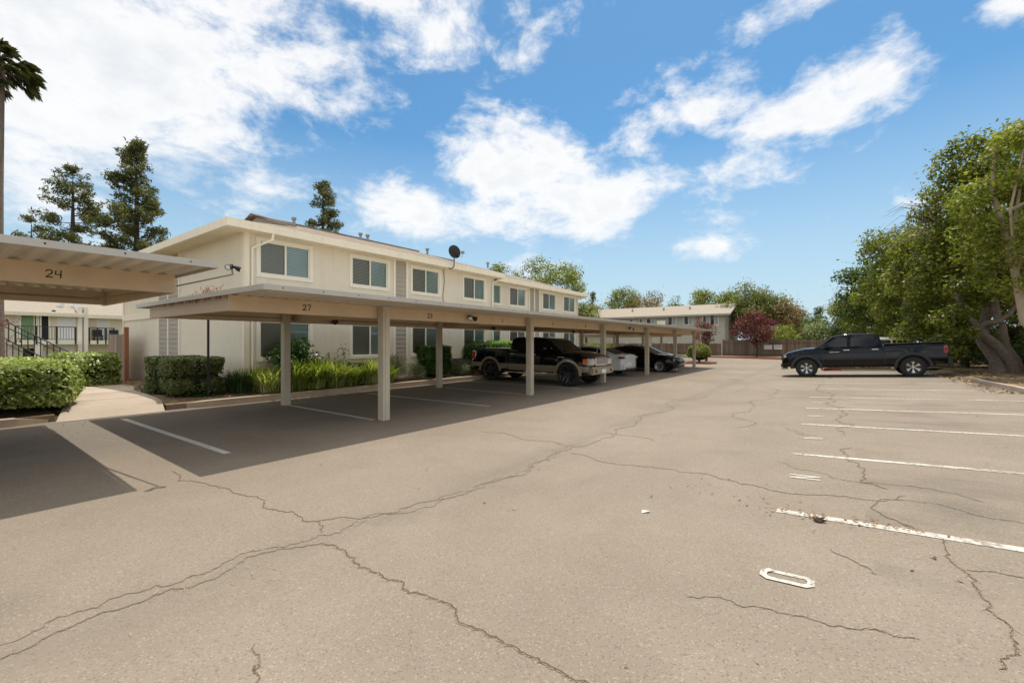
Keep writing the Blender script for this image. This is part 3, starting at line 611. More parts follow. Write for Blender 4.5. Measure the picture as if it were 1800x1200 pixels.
# ============================================================ APARTMENT BUILDING
WX = -15.3; WX2 = -15.8; Y0 = 6.4; Y1 = 19.2; Y2 = 29.95; XB = -28.6
bld = empty('apartment_building', (WX, Y0, .17), 0, 'long two-storey cream stucco apartment building with brown shingle roof behind the carport', 'apartment building')
bld.location = (-13.31, 5.57, .364); bld.scale = (.87, .87, .87)
BM = Matrix.Translation((-WX, -Y0, -.17))
def bp(mb, name, m=None, parent=None, sharp=35):
    """build a part from world coordinates under the building"""
    p = parent or bld
    o = mb.build(name, m, p, sharp=sharp); o.data.transform(BM); return o
def holes_wall(mb, X, ya, yb, za, zb, holes, dep=.2):
    """wall plane facing +X with rectangular holes"""
    ysn = sorted({ya, yb, *[h[0] for h in holes], *[h[1] for h in holes]}); zsn = sorted({za, zb, *[h[2] for h in holes], *[h[3] for h in holes]})
    for a, b in zip(ysn[:-1], ysn[1:]):
        for c, d_ in zip(zsn[:-1], zsn[1:]):
            if any(h[0] <= a and b <= h[1] and h[2] <= c and d_ <= h[3] for h in holes): continue
            mb.face([(X, a, c), (X, b, c), (X, b, d_), (X, a, d_)])
    for h in holes:
        a, b, c, d_ = h
        mb.face([(X, a, c), (X-dep, a, c), (X-dep, b, c), (X, b, c)]); mb.face([(X, a, d_), (X, b, d_), (X-dep, b, d_), (X-dep, a, d_)])
        mb.face([(X, a, c), (X, a, d_), (X-dep, a, d_), (X-dep, a, c)]); mb.face([(X, b, c), (X-dep, b, c), (X-dep, b, d_), (X, b, d_)])
        mb.face([(X-dep-.02, a-.1, c-.1), (X-dep-.02, b+.1, c-.1), (X-dep-.02, b+.1, d_+.1), (X-dep-.02, a-.1, d_+.1)])
UZ = (3.93, 5.02); LZ = (1.14, 2.36)
W1 = [(6.86, 8.58, 'h'), (10.3, 12.0, 'h'), (13.35, 15.0, 'm'), (16.75, 18.4, 'v')]
W2 = [(19.75, 20.45, 'n'), (21.35, 23.0, 'm'), (25.05, 26.7, 'v'), (27.85, 29.5, 'v')]
wins = []
for (a, b, k) in W1: wins += [(WX, a, b, *UZ, k), (WX, a, b, *LZ, 'p' if k != 'm' else k)]
for (a, b, k) in W2: wins += [(WX2, a, b, UZ[0]-.02, UZ[1]-.04, k), (WX2, a, b, LZ[0], LZ[1], 'p' if k == 'v' else k)]
wall = MB()
holes_wall(wall, WX, Y0, Y1, -.3, 5.22, [(w_[1], w_[2], w_[3], w_[4]) for w_ in wins if w_[0] == WX])
holes_wall(wall, WX2, Y1, Y2, -.3, 5.22, [(w_[1], w_[2], w_[3], w_[4]) for w_ in wins if w_[0] == WX2])
wall.face([(WX, Y1, -.3), (WX2, Y1, -.3), (WX2, Y1, 5.22), (WX, Y1, 5.22)])
wall.face([(XB, Y0, -.6), (WX, Y0, -.6), (WX, Y0, 5.22), (XB, Y0, 5.22)])
wall.face([(XB, Y2, -.6), (XB, Y0, -.6), (XB, Y0, 5.22), (XB, Y2, 5.22)])
wall.face([(WX2, Y2, -.6), (XB, Y2, -.6), (XB, Y2, 5.22), (WX2, Y2, 5.22)])
bp(wall, 'wall', M_stucco)
def window(X, ya, yb, za, zb, k):
    f = MB(); t = .11; pr_ = .028
    f.box(X, X+pr_, ya-t, ya, za-t, zb+t); f.box(X, X+pr_, yb, yb+t, za-t, zb+t); f.box(X, X+pr_, ya, yb, zb, zb+t); f.box(X, X+pr_+.01, ya, yb, za-t, za)
    q = .045; f.box(X-.06, X-.01, ya, ya+q, za, zb); f.box(X-.06, X-.01, yb-q, yb, za, zb); f.box(X-.06, X-.01, ya+q, yb-q, zb-q, zb); f.box(X-.06, X-.01, ya+q, yb-q, za, za+q)
    ym = (ya+yb)/2
    if k != 'n': f.box(X-.062, X-.004, ym-.03, ym+.03, za+q, zb-q)
    wn_ = bp(f, 'window', M_trim)
    if k != 'n':
        g = MB().face([(X-.03, ya+q, za+q), (X-.03, ym-.03, za+q), (X-.03, ym-.03, zb-q), (X-.03, ya+q, zb-q)]); bp(g, 'pane', M_screen, wn_)
        g = MB().face([(X-.04, ym+.03, za+q), (X-.04, yb-q, za+q), (X-.04, yb-q, zb-q), (X-.04, ym+.03, zb-q)]); bp(g, 'pane', M_glass, wn_)
    else:
        g = MB().face([(X-.04, ya+q, za+q), (X-.04, yb-q, za+q), (X-.04, yb-q, zb-q), (X-.04, ya+q, zb-q)]); bp(g, 'pane', M_glass, wn_)
    g = MB()
    g.face([(X-.08, ya, za), (X-.08, yb, za), (X-.08, yb, zb), (X-.08, ya, zb)])
    bp(g, 'blind', M_vert if k in 'vn' else M_plain if k == 'p' else M_blind, wn_)
for w_ in wins: window(*w_)
# vertical siding panels with white battens
def siding(X, ya, yb, axis='x', split=None):
    g = MB(); zb_ = .3
    zc = zb_
    while zc < 5.15:
        h_ = .19; tl = .022
        if axis == 'x': g.add([(X+.002, ya, zc), (X+.002, yb, zc), (X+.002, yb, zc+h_), (X+.002, ya, zc+h_), (X+tl, ya, zc), (X+tl, yb, zc), (X+.004, yb, zc+h_), (X+.004, ya, zc+h_)], [(4, 5, 6, 7), (0, 1, 5, 4)])
        else: g.add([(ya, X-.002, zc), (yb, X-.002, zc), (yb, X-.002, zc+h_), (ya, X-.002, zc+h_), (ya, X-tl, zc), (yb, X-tl, zc), (yb, X-.004, zc+h_), (ya, X-.004, zc+h_)], [(4, 5, 6, 7), (0, 1, 5, 4)])
        zc += h_
    bp(g, 'siding_panel', M_siding)
    g = MB(); e = [ya-.1, yb]+([split-.05] if split else [])
    for a in e:
        if axis == 'x': g.box(X+.001, X+.05, a, a+.1, .2, 5.2)
        else: g.box(a, a+.1, X-.05, X-.001, .1, 5.2)
    bp(g, 'batten', M_trim)
siding(WX, 12.4, 12.98); siding(WX2, 23.45, 24.55, split=24.0); siding(Y0, -23.3, -21.0, 'y', -22.2)
# mid band and corner trims on the end wall
g = MB(); g.box(XB-.06, -16.9, Y0-.05, Y0-.001, 2.72, 3.0); bp(g, 'belt_trim', M_fascia)
g = MB(); g.prism([(WX-.12, Y0-.03, .1), (WX+.03, Y0-.03, .1), (WX+.03, Y0+.14, .1), (WX+.001, Y0+.14, .1), (WX+.001, Y0-.001, .1), (WX-.12, Y0-.001, .1)], (0, 0, 5.1)); bp(g, 'corner_board', M_fascia)
g = MB(); g.box(XB-.03, XB+.12, Y0-.04, Y0-.001, -.4, 5.2); bp(g, 'corner_board', M_fascia)
# roof: two hips; fascia and soffit
EX = WX+.5; EY = Y0-.65; EZ = 5.4; RX = -21.95; RZ = 7.55; GB = 9.7
sl = (RZ-EZ)/(EX-RX); XE = XB-.6
def roof():
    g = MB(); zg = EZ+sl*(GB-EY); xr = EX-(GB-EY); xl = XE+(GB-EY)
    ye1 = Y1+.25; ye2 = Y2+.65
    g.face([(EX, EY, EZ), (EX, ye1, EZ), (RX, ye1, RZ), (RX, GB, RZ), (xr, GB, zg)])       # front slope 1
    g.face([(XE, EY, EZ), (xl, GB, zg), (RX, GB, RZ), (RX, ye1, RZ), (XE, ye1, EZ)])
    g.face([(XE, EY, EZ), (EX, EY, EZ), (xr, GB, zg), (xl, GB, zg)])
    E2 = WX2+.5; RZ2 = RZ-.12; EZ2 = EZ-.08; s2 = (RZ2-EZ2)/(E2-RX); yh = ye2-(E2-RX)
    g.face([(E2, ye1, EZ2), (E2, ye2, EZ2), (RX, max(yh, ye1+.5), RZ2), (RX, ye1, RZ2)])
    g.face([(XE, ye2, EZ2), (XE, ye1, EZ2), (RX, ye1, RZ2), (RX, max(yh, ye1+.5), RZ2)])
    g.face([(E2, ye2, EZ2), (XE, ye2, EZ2), (RX, max(yh, ye1+.5), RZ2)])
    g.face([(EX, ye1, EZ), (XE, ye1, EZ), (RX, ye1, RZ)])
    r_ = bp(g, 'roof', M_shingle)
    g = MB()   # dutch gable face and its rake boards, ridge cap
    g.face([(xl, GB, zg), (xr, GB, zg), (RX, GB, RZ)]); bp(g, 'gable_face', M_siding, r_)
    g = MB(); a = Vector((xr+.15, GB-.25, zg)); b = Vector((RX, GB-.25, RZ+.05)); c = Vector((xl-.15, GB-.25, zg))
    g.prism([a, b, b+Vector((0, 0, .07)), a+Vector((0, 0, .07))], (0, .4, 0)); g.prism([c, b, b+Vector((0, 0, .07)), c+Vector((0, 0, .07))], (0, .4, 0)); bp(g, 'rake_board', M_shingle, r_)
    g = MB(); y_ = GB-.25
    while y_ < Y2-7: g.box(RX-.14, RX+.14, y_, y_+.29, (RZ if y_ < ye1 else RZ-.12)-.03, (RZ if y_ < ye1 else RZ-.12)+.05); y_ += .3
    bp(g, 'ridge_cap', M_shingle, r_)
    # fascia / gutter
    g = MB(); fh = .25
    g.box(EX, EX+.09, EY-.09, ye1, EZ-fh+.03, EZ+.03); g.box(XE, EX, EY-.09, EY, EZ-fh+.03, EZ+.03)
    g.box(E2, E2+.09, ye1, ye2+.09, EZ2-fh+.03, EZ2+.03); g.box(XE, E2, ye2, ye2+.09, EZ2-fh+.03, EZ2+.03); g.box(E2+.09, EX, ye1-.04, ye1, EZ-fh+.03, EZ+.03)
    bp(g, 'fascia', M_fascia)
    g = MB(); g.box(WX2-.3, EX, EY, ye1-.05, 5.20, 5.215); g.box(XE, WX2-.3, EY, Y0+.5, 5.20, 5.215); g.box(WX2-.3, E2, ye1, ye2, 5.13, 5.145); bp(g, 'soffit', M_stucco)
roof()
# downspouts
def dspout(pts, r_=.045):
    g = MB(); g.tube(pts, r_, 4); bp(g, 'downspout', M_trim)
dspout([(EX+.04, 7.05, 5.2), (EX+.04, 7.02, 4.98), (WX+.06, 6.62, 4.72), (WX+.06, 6.62, .25)])
dspout([(EX, 19.25, 5.15), (WX+.06, 18.98, 4.9), (WX+.06, 18.98, .25)])
dspout([(WX2+.5, 30.5, 5.1), (WX2+.07, 29.85, 4.85), (WX2+.07, 29.85, .25)])
g = MB(); g.tube([(WX+.02, 15.3, 5.2), (WX+.02, 15.35, 4.6), (WX+.02, 15.25, 3.9), (WX+.02, 15.3, 3.3)], .012, 5); bp(g, 'cable', M_iron)
for (y_, z_) in [(9.3, .95), (15.5, .9)]:
    g = MB(); g.tube([(WX+.04, y_, z_+.35), (WX+.04, y_, z_)], .03, 6); g.box(WX+.0, WX+.1, y_-.06, y_+.06, z_-.12, z_); bp(g, 'conduit', M_galv)
# roof vents
for (x_, y_) in [(-21.6, 11.3), (-20.9, 14.6), (-20.9, 15.05), (-20.6, 19.2), (-20.9, 25.5)]:
    zb_ = EZ+sl*(EX-x_)-.05; g = MB(); g.lathe([(0, 0), (.07, 0), (.07, .30), (.11, .32), (.12, .40), (.12, .42), (0, .42)], 10, Matrix.Translation((x_, y_, zb_))); bp(g, 'roof_vent', M_galv)

# satellite dish on the eave
sd = empty('satellite_dish', (-12.77, 13.27, 4.81), 0, 'black oval satellite dish on a bent arm at the eave of the apartment building', 'satellite dish')
g = MB(); g.tube([(-.08, -.1, -.1), (.05, -.1, -.14), (.12, -.02, -.05), (.12, 0, .1), (.12, 0, .52)], .022, 8); g.build('arm', M_iron, sd)
Mx = Matrix.Translation((.12, .0, .56)) @ Vector((-.15, .80, .40)).to_track_quat('Z', 'Y').to_matrix().to_4x4()
g = MB(); g.lathe([(0, -.05), (.13, -.035), (.22, .0), (.275, .03), (.28, .025), (.22, -.015), (.13, -.05), (0, -.07)], 28, Mx); g.build('dish', M_black, sd)
g = MB(); g.tube([(.12, 0, .32), (.16, .42, .42), (.16, .46, .58)], .012, 6); g.box(.1, .22, .42, .52, .56, .66); g.build('receiver', M_galv, sd)

# air conditioners
def ac(loc, label, rz=0):
    r_ = empty('air_conditioner', loc, rz, label, 'air conditioner', 'air conditioning units by the wall'); r_.scale = (.72, .85, .85)
    g = MB(); g.box(-.4, .4, -.4, .4, 0, .72)
    for i in range(9): g.box(-.41, .41, -.41, .41, .06+i*.07, .08+i*.07)
    g.build('casing', M_ac, r_); g = MB(); g.lathe([(0, .74), (.3, .74), (.36, .72), (.42, .72), (.42, .76), (0, .79)], 20); g.build('fan_guard', M_iron, r_)
ac((-12.95, 8.85, .33), 'grey air conditioner behind the bright grass at the cream wall')
ac((-12.95, 13.95, .33), 'grey air conditioner at the wall right of the square hedge shrub')

# ============================================================ CARPORTS
def stroke_digits(txt, h_, wd):
    G = {'2': [[(0, .78), (.12, .95), (.35, 1), (.55, .9), (.6, .72), (.5, .5), (0, .02), (.65, .02)]], '4': [[(.05, .95), (0, .45), (.6, .45)], [(.55, 1), (.5, 0)]],
         '7': [[(0, 1), (.62, 1), (.25, 0)]], '3': [[(0, .95), (.4, 1), (.58, .8), (.4, .55), (.2, .52)], [(.4, .55), (.62, .3), (.4, .02), (0, .05)]], '1': [[(.25, 1), (.25, 0)]], '8': [[(.3, .5), (.05, .75), (.3, 1), (.55, .75), (.3, .5), (.0, .25), (.3, 0), (.6, .25), (.3, .5)]]}
    out = []; ox = 0
    for ch in txt:
        for st in G[ch]: out.append([((a+ox)*h_, b*h_) for a, b in st])
        ox += .9 if ch != '1' else .65
    return out, (ox-.25)*h_
def carport(loc, ya, yb, zr, fposts, bposts, label, nums, rusty, group, xoff=0, back_short=0):
    r_ = empty('carport', (-9.4, ya, gz(-9.4)), 0, label, 'carport', group); L = Matrix.Translation((9.4, -ya, -gz(-9.4)))
    def b_(mb, name, m):
        o = mb.build(name, m, r_); o.data.transform(L); return o
    g = MB(); X0, X1 = -12.1, -6.4; pit = .2; hgt = .038; y_ = ya; z0 = zr-.045
    prof = []
    while y_ < yb:
        prof += [(y_, z0), (y_+pit*.42, z0), (y_+pit*.56, z0+hgt), (y_+pit*.86, z0+hgt)]; y_ += pit
    prof = [p for p in prof if p[0] <= yb]
    for (a, b), (c, d_) in zip(prof[:-1], prof[1:]):
        g.face([(X0, a, b), (X1, a, b), (X1, c, d_), (X0, c, d_)]); 
    b_(g, 'roof_deck', M_deck)
    g = MB(); g.box(X0+.01, X1-.01, ya+.01, yb-.01, zr-.003, zr+.004); b_(g, 'roof_sheet', M_decktrim)
    g = MB(); g.box(X1, X1+.025, ya-.02, yb+.02, zr-.062, zr+.016); g.box(X0-.025, X0, ya-.02, yb+.02, zr-.062, zr+.016); g.box(X0, X1, yb, yb+.02, zr-.062, zr+.016); g.box(X0, X1, ya-.02, ya, zr-.062, zr+.016)
    b_(g, 'edge_trim', M_decktrim)
    y_ = max(ya+.25, .2)
    while y_ < min(yb, 11): g = MB(); g.lathe([(0, .006), (.009, .004), (.011, 0)], 6, Matrix.Translation((X1+.025, y_, zr-.02)) @ Matrix.Rotation(PI/2, 4, 'Y')); b_(g, 'rivet', M_iron); y_ += .62
    zt = zr-.046; zb_ = zt-.25
    FX = -7.8; g = MB(); g.box(FX, FX+.085, ya+.06, yb-.04, zb_, zt); g.box(FX-.06, FX, ya+.14, yb-.12, zb_, zb_+.02)
    b_(g, 'front_beam', M_tan)
    g = MB(); g.box(-11.28, -11.2, ya+.06, yb-.04, zb_, zt); b_(g, 'rear_beam', M_tan)
    for k, yy in enumerate((ya+.06, yb-.10)):
        g = MB(); g.box(-11.5 if k == 0 or not rusty else -11.2, FX-.001 if k else FX+.084, yy-.002 if k == 0 else yy, yy+.058, zb_-.002, zt+.0); b_(g, 'end_beam', M_rust if rusty and k == 0 else M_tan)
    y_ = ya+1.8
    for yy in sorted(fposts):
        if ya+.3 < yy < yb-.3:
            g = MB(); g.box(-11.2, FX-.06, yy-.04, yy+.04, zb_+.03, zt-.01); b_(g, 'cross_beam', M_tan)
    for yy in fposts:
        g = MB(); X = -7.61; zg = gz(X); g.box(X-.085, X+.085, yy-.085, yy+.085, zg-.02, zt); g.box(X-.097, X+.097, yy-.03, yy+.03, zg, zt-.004); b_(g, 'post', M_post)
    for yy in bposts:
        g = MB(); X = -11.1; zg = gz(X); g.box(X-.08, X+.08, yy-.08, yy+.08, zg-.02, zt); g.box(X-.09, X+.09, yy-.025, yy+.025, zg, zt-.004); b_(g, 'post', M_post)
    for txt, yy, h_, wd in nums:
        st, wtot = stroke_digits(txt, h_, wd); g = MB()
        Mz = Matrix.Translation((FX+.0855, yy, (zb_+zt)/2-h_*.5)) @ Matrix(((0, 0, 1, 0), (1, 0, 0, 0), (0, 1, 0, 0), (0, 0, 0, 1)))
        for s_ in st: g.stroke(s_, wd, .0015, Mz)
        b_(g, 'stall_number', M_digit)
    # junction boxes and conduit along the rear beam
    g = MB(); g.tube([(-11.16, ya+.2, zb_+.1), (-11.16, yb-.2, zb_+.1)], .012, 5)
    g.tube([(-11.16, 5.9, zb_+.1), (-11.0, 6.4, zt-.04), (-9.5, 6.6, zt-.03)] if rusty else [(-11.16, 1.2, zb_+.1), (-10.5, 1.9, zb_+.05), (-7.9, 2.2, zb_+.04)], .012, 5)
    b_(g, 'conduit', M_galv)
    g = MB()
    for yy in ([6.95, 13.9, 20.6, 26.5] if rusty else [.75, -5]): g.lathe([(0, 0), (.05, 0), (.09, .04), (.07, .09), (0, .11)], 12, Matrix.Translation((-11.14, yy, zb_+.07)) @ Matrix.Rotation(PI/2, 4, 'Y'))
    b_(g, 'junction_box', M_barkD)
    return r_
FP = [5.88, 11.33, 16.62, 21.75, 26.5, 30.75]; BP = [5.6, 10.9, 16.4, 21.5, 26.3, 30.9]
carport(None, 2.93, 31.2, 2.46, FP, BP, 'long tan flat-roofed carport with rusty near end beam and stall number 27', [('27', 4.2, .095, .015), ('23', 7.2, .095, .016), ('1', 10.05, .11, .018), ('11', 12.8, .11, .016), ('8', 15.25, .10, .018), ('1', 18.0, .05, .02)], True, 'tan carports')
cpl = carport(None, -16, 2.34, 2.67, [-3.2, -8.7, -14], [.45, -5, -10.5], 'tan flat-roofed carport at the left edge with stall number 24', [('24', 1.0, .09, .011)], False, 'tan carports')
def fix(o): return o
# floodlights
def flood(loc, label, rz=0, arm=None):
    r_ = empty('floodlight', loc, rz, label, 'floodlight', 'twin floodlights on the carports')
    g = MB(); g.lathe([(0, 0), (.05, 0), (.05, .03), (0, .035)], 12, Matrix.Rotation(PI/2, 4, 'Y')); 
    g.tube([(.03, 0, 0), (.07, .03, -.01)], .012, 6); g.tube([(.03, 0, 0), (.07, -.03, -.01)], .012, 6); g.build('bracket', M_black, r_)
    for s_, dr in ((1, (.35, .8, -.35)), (-1, (.6, -.75, -.35))):
        Mx = Matrix.Translation((.07, .035*s_, -.01)) @ Vector(dr).to_track_quat('Z', 'Y').to_matrix().to_4x4()
        g = MB(); g.lathe([(0, -.03), (.03, -.03), (.035, .02), (.058, .07), (.06, .12), (.054, .12)], 14, Mx); h_ = g.build('lamp_head', M_black, r_)
        g = MB(); g.lathe([(0, .105), (.053, .1), (.053, .112), (0, .125)], 14, Mx); g.build('lens', M_lens, h_)
    if arm:
        g = MB(); g.tube(arm, .012, 6); g.build('arm', M_galv, r_)
    return r_
flood((-7.7, 8.65, 2.32), 'black floodlight on the tan beam right of stall number 23')
flood((-7.7, 19.7, 2.32), 'black floodlight on the tan beam farther along, near the white sedan')
o = flood((-6.36, 2.50, 2.65), 'black and white twin floodlight on an arm at the corner of the carport numbered 24', 0, [(.02, 0, -.03), (.0, .02, -.10), (-1.36, -.18, -.17)]); o.scale = (.62, .62, .62)
for c_ in o.children:
    if c_.name.startswith('arm'): c_.scale = (1/.62, 1/.62, 1/.62)
# dead leaves and nest on the near corner of the long carport roof
g = MB()
for i in range(90):
    a = Vector((random.gauss(0, .28), random.gauss(0, .05), abs(random.gauss(0, .04)))); g.tube([a, a+Vector((random.gauss(0, .1), random.gauss(0, .04), random.uniform(-.02, .07)))], .005, 4)
tag(g.build('leaf_pile', mat('reddish_dry_leaves', (.33, .17, .10), .9, .4, 30), loc=(-8.6, 3.05, 2.47)), 'small heap of reddish dry leaves on the near edge of the carport roof', 'leaf pile')

# ============================================================ VEHICLES
def lerp_tab(tab, x_):
    if x_ <= tab[0][0]: return tab[0][1:]
    for a, b in zip(tab[:-1], tab[1:]):
        if x_ <= b[0]:
            t = (x_-a[0])/(b[0]-a[0]) if b[0] > a[0] else 1; t = t*t*(3-2*t)*.35+t*.65
            return [p+(q-p)*t for p, q in zip(a[1:], b[1:])]
    return tab[-1][1:]
def wheel(root, x_, y_, r_, wd, rim, side, frac=.66):
    sg = 1 if side > 0 else -1
    Mw = Matrix.Translation((x_, y_, r_)) @ Matrix.Rotation(-PI/2*sg, 4, 'X')     # local z -> outward
    g = MB(); g.lathe([(0, -.03), (.13, -.03), (.13, .05), (0, .05)], 16, Mw); hub = g.build('wheel', M_iron, root)
    ri = r_*frac; g = MB(); hw = wd/2
    g.lathe([(ri, -hw*.9), (ri+.02, -hw), (r_-.05, -hw), (r_-.015, -hw*.85), (r_, -hw*.55), (r_, hw*.55), (r_-.015, hw*.85), (r_-.05, hw), (ri+.02, hw), (ri, hw*.9)], 36, Mw); g.build('tyre', M_rubber, hub)
    g = MB(); m1, m2, ns, sw, dep = rim
    g.use(m1); g.lathe([(ri+.012, -hw*.9), (ri-.02, -hw*.6), (ri-.03, hw*.5), (ri-.015, hw*.88), (ri+.012, hw*.95)], 36, Mw)
    g.use(m1); g.lathe([(0, -hw*.2), (ri, -hw*.2), (ri, -hw*.25)], 24, Mw)
    g.use(m2)
    for i in range(ns):
        a = 2*PI*i/ns; Ma = Mw @ Matrix.Rotation(a, 4, 'Z')
        for q in ((-.5, -.25), (.25, .5)) if sw > .05 else ((-.5, .5),):
            y0_, y1_ = q[0]*sw, q[1]*sw
            vs = [(.04, y0_*.6, hw*dep-.03), (.04, y1_*.6, hw*dep-.03), (ri-.01, y1_*1.5, hw*.72), (ri-.01, y0_*1.5, hw*.72), (.04, y0_*.6, hw*dep-.08), (.04, y1_*.6, hw*dep-.08), (ri-.01, y1_*1.5, hw*.4), (ri-.01, y0_*1.5, hw*.4)]
            g.add([Ma @ Vector(v) for v in vs], [(0, 3, 2, 1), (4, 5, 6, 7), (0, 1, 5, 4), (1, 2, 6, 5), (2, 3, 7, 6), (3, 0, 4, 7)])
    g.lathe([(0, hw*dep), (.05, hw*dep-.005), (.065, hw*dep-.05), (.065, 0)], 14, Mw)
    g.build('rim', None, hub)
    return hub
def squash(s, z0, k):
    q = lambda z: z if z < z0 else z0+(z-z0)*k
    s['tab'] = [(a, b, c, q(d)) for a, b, c, d in s['tab']]; s['cab'] = [(a, q(b)) for a, b in s['cab']]; s['win'] = [[(a, q(b)) for a, b in w] for w in s['win']]
    s['screens'] = [(n, (a[0], q(a[1])), (b[0], q(b[1])), i, m) for n, (a, b), i, m in s['screens']]; s['screens'] = [(n, (a, b), i, m) for n, a, b, i, m in s['screens']]
    s['boxes'] = [(*t[:6], q(t[6]), q(t[7]), *t[8:]) for t in s['boxes']]; s['sides'] = [(n, m, [(a, q(b)) for a, b in p], *t) for n, m, p, *t in s.get('sides', [])]
    s['seams'] = [(a, b, q(c)) for a, b, c in s.get('seams', [])]
    if 'chromeline' in s: s['chromeline'] = [(a, q(b)) for a, b in s['chromeline']]
    return s
def shiftfront(s, x0, dx):
    f = lambda x: x+dx if x > x0 else x
    s['tab'] = [(f(t[0]), *t[1:]) for t in s['tab']]; s['boxes'] = [(t[0], t[1], f(t[2]), f(t[3]), *t[4:]) if t[2] > x0-.1 and t[3] > x0 else t for t in s['boxes']]
    s['boxes'] = [(t[0], t[1], t[2]+(dx if x0-.1 < t[2] <= x0 else 0), *t[3:]) for t in s['boxes']]
    return s
def vehicle(spec, loc, rz, label, cat, name, group=None):
    s = spec; root = empty(name, loc, rz, label, cat, group)
    if 'tilt' in s: root.rotation_euler = (0, s['tilt'], rz)
    xs = []; x_ = s['tab'][0][0]
    while x_ < s['tab'][-1][0]: xs.append(x_); x_ += .06
    xs += [t[0] for t in s['tab']]
    for xc in s['wx']: xs += [xc-s['ar'], xc-s['ar']+.004, xc+s['ar'], xc+s['ar']-.004]
    xs = sorted(set(round(v, 4) for v in xs)); g = MB(); rows = []
    for x_ in xs:
        w_, zb_, zt_ = lerp_tab(s['tab'], x_)
        for xc in s['wx']:
            if abs(x_-xc) < s['ar']-.002: zb_ = max(zb_, s['r']*.98+math.sqrt(max(0, s['ar']**2-(x_-xc)**2)))
        zsh = zt_-s.get('sh', .10); zc = s.get('crease', .72); lo = min(zb_+.03, zsh-.05)
        zm = max(lo+.01, min(zc, zsh-.03)); zm2 = max(zm+.005, min(zc+.16, zsh-.01))
        cr_ = s.get('crown', .03)
        rows.append([(0, zb_), (w_-.10, zb_), (w_-.02, lo), (w_, (lo+zm)/2), (w_-.002, zm), (w_-.022, zm2), (w_-.025, zsh), (w_-.055, zt_-.03), (w_-.13, zt_), (w_*.5, zt_+cr_*.8), (0, zt_+cr_)])
    k = len(rows[0]); vs = []; fs = []; 
    for x_, r_ in zip(xs, rows): vs += [(x_, y_, z_) for y_, z_ in r_]
    for x_, r_ in zip(xs, rows): vs += [(x_, -y_, z_) for y_, z_ in r_]
    o2 = len(xs)*k; tz_ = s.get('two', None)
    for i in range(len(xs)-1):
        for j in range(k-1):
            a, b, c, d_ = i*k+j, i*k+j+1, (i+1)*k+j+1, (i+1)*k+j
            g.use(s['paint2'] if tz_ and j <= 3 else s['paint'])
            g.add([vs[q] for q in (a, d_, c, b)], [(0, 1, 2, 3)], True); g.add([vs[q+o2] for q in (a, b, c, d_)], [(0, 1, 2, 3)], True)
    for i, fl in ((0, 1), (len(xs)-1, 0)):
        P = [vs[i*k+j] for j in range(k)]+[vs[o2+i*k+j] for j in range(k-1, -1, -1)]; g.use(s['paint']); g.face(P if fl else P[::-1])
    body = g.build('body', None, root, sharp=40)
    bm = bmesh.new(); bm.from_mesh(body.data); bmesh.ops.remove_doubles(bm, verts=bm.verts, dist=.0008); bmesh.ops.recalc_face_normals(bm, faces=bm.faces); bm.to_mesh(body.data); bm.free(); body.data.set_sharp_from_angle(angle=R(35))
    # chassis block hides the tunnel
    g = MB(); x0, x1 = s['tab'][0][0]+.3, s['tab'][-1][0]-.3; g.box(x0, x1, -.5, .5, s.get('under', .3), .62)
    for xc in s['wx']: g.box(xc-s['ar'], xc+s['ar'], -.63, .63, s.get('under', .3)-.02, s['r']*.98+s['ar']+.01)
    g.build('underbody', M_iron, root)
    # cabin
    P = s['cab']; wb, k_ = s['cabw']; zb0 = P[0][1]
    yw = lambda z_: wb-(z_-zb0)*k_
    bm = bmesh.new(); L = [bm.verts.new((a, yw(b), b)) for a, b in P]; Rr = [bm.verts.new((a, -yw(b), b)) for a, b in P]
    fl_ = bm.faces.new(L); bm.faces.new(Rr[::-1]); n_ = len(P)
    for i in range(n_): bm.faces.new([L[i], Rr[i], Rr[(i+1) % n_], L[(i+1) % n_]])
    bmesh.ops.recalc_face_normals(bm, faces=bm.faces)
    ed = [e for e in bm.edges if all(v.co.z > zb0+.02 for v in e.verts) and abs(e.verts[0].co.y-e.verts[1].co.y) < .6]
    ed2 = [e for e in bm.edges if any(v.co.z > zb0+.02 for v in e.verts) and abs(e.verts[0].co.y-e.verts[1].co.y) < .6]
    bmesh.ops.bevel(bm, geom=ed2, offset=s.get('cbev', .045), segments=3, profile=.5, affect='EDGES')
    me = bpy.data.meshes.new('cabin'); bm.to_mesh(me); bm.free(); me.materials.append(s['paint']); me.polygons.foreach_set('use_smooth', [True]*len(me.polygons)); me.set_sharp_from_angle(angle=R(40))
    cb = bpy.data.objects.new('cabin', me); COL.objects.link(cb); cb.parent = root
    for sd_ in (1, -1):
        for W in s['win']:
            g = MB(); pts = [(a, sd_*(yw(b)+.004), b) for a, b in W]; pts = pts if sd_ < 0 else pts[::-1]
            g.prism(pts, (0, -.012*sd_, 0)); g.build('side_window', s.get('tintm', M_tint), root)
        if 'chromeline' in s:
            g = MB(); q = [Vector((a, sd_*(yw(b)+.006), b)) for a, b in s['chromeline']]; g.tube(q, .009, 5); g.build('window_trim', s.get('clm', M_chrome), root)
    for nm, (a, b), ins, m_ in s['screens']:
        a = Vector((a[0], 0, a[1])); b = Vector((b[0], 0, b[1])); d_ = b-a; n3 = Vector((-d_.z, 0, d_.x)).normalized()
        if n3.z < 0: n3 = -n3
        p0 = a+d_*.07+n3*.006; p1 = b-d_*.08+n3*.006; y0_ = yw(p0.z)-ins; y1_ = yw(p1.z)-ins
        g = MB(); g.prism([(p0.x, y0_, p0.z), (p0.x, -y0_, p0.z), (p1.x, -y1_, p1.z), (p1.x, y1_, p1.z)], -n3*.012); g.build(nm, m_, root)
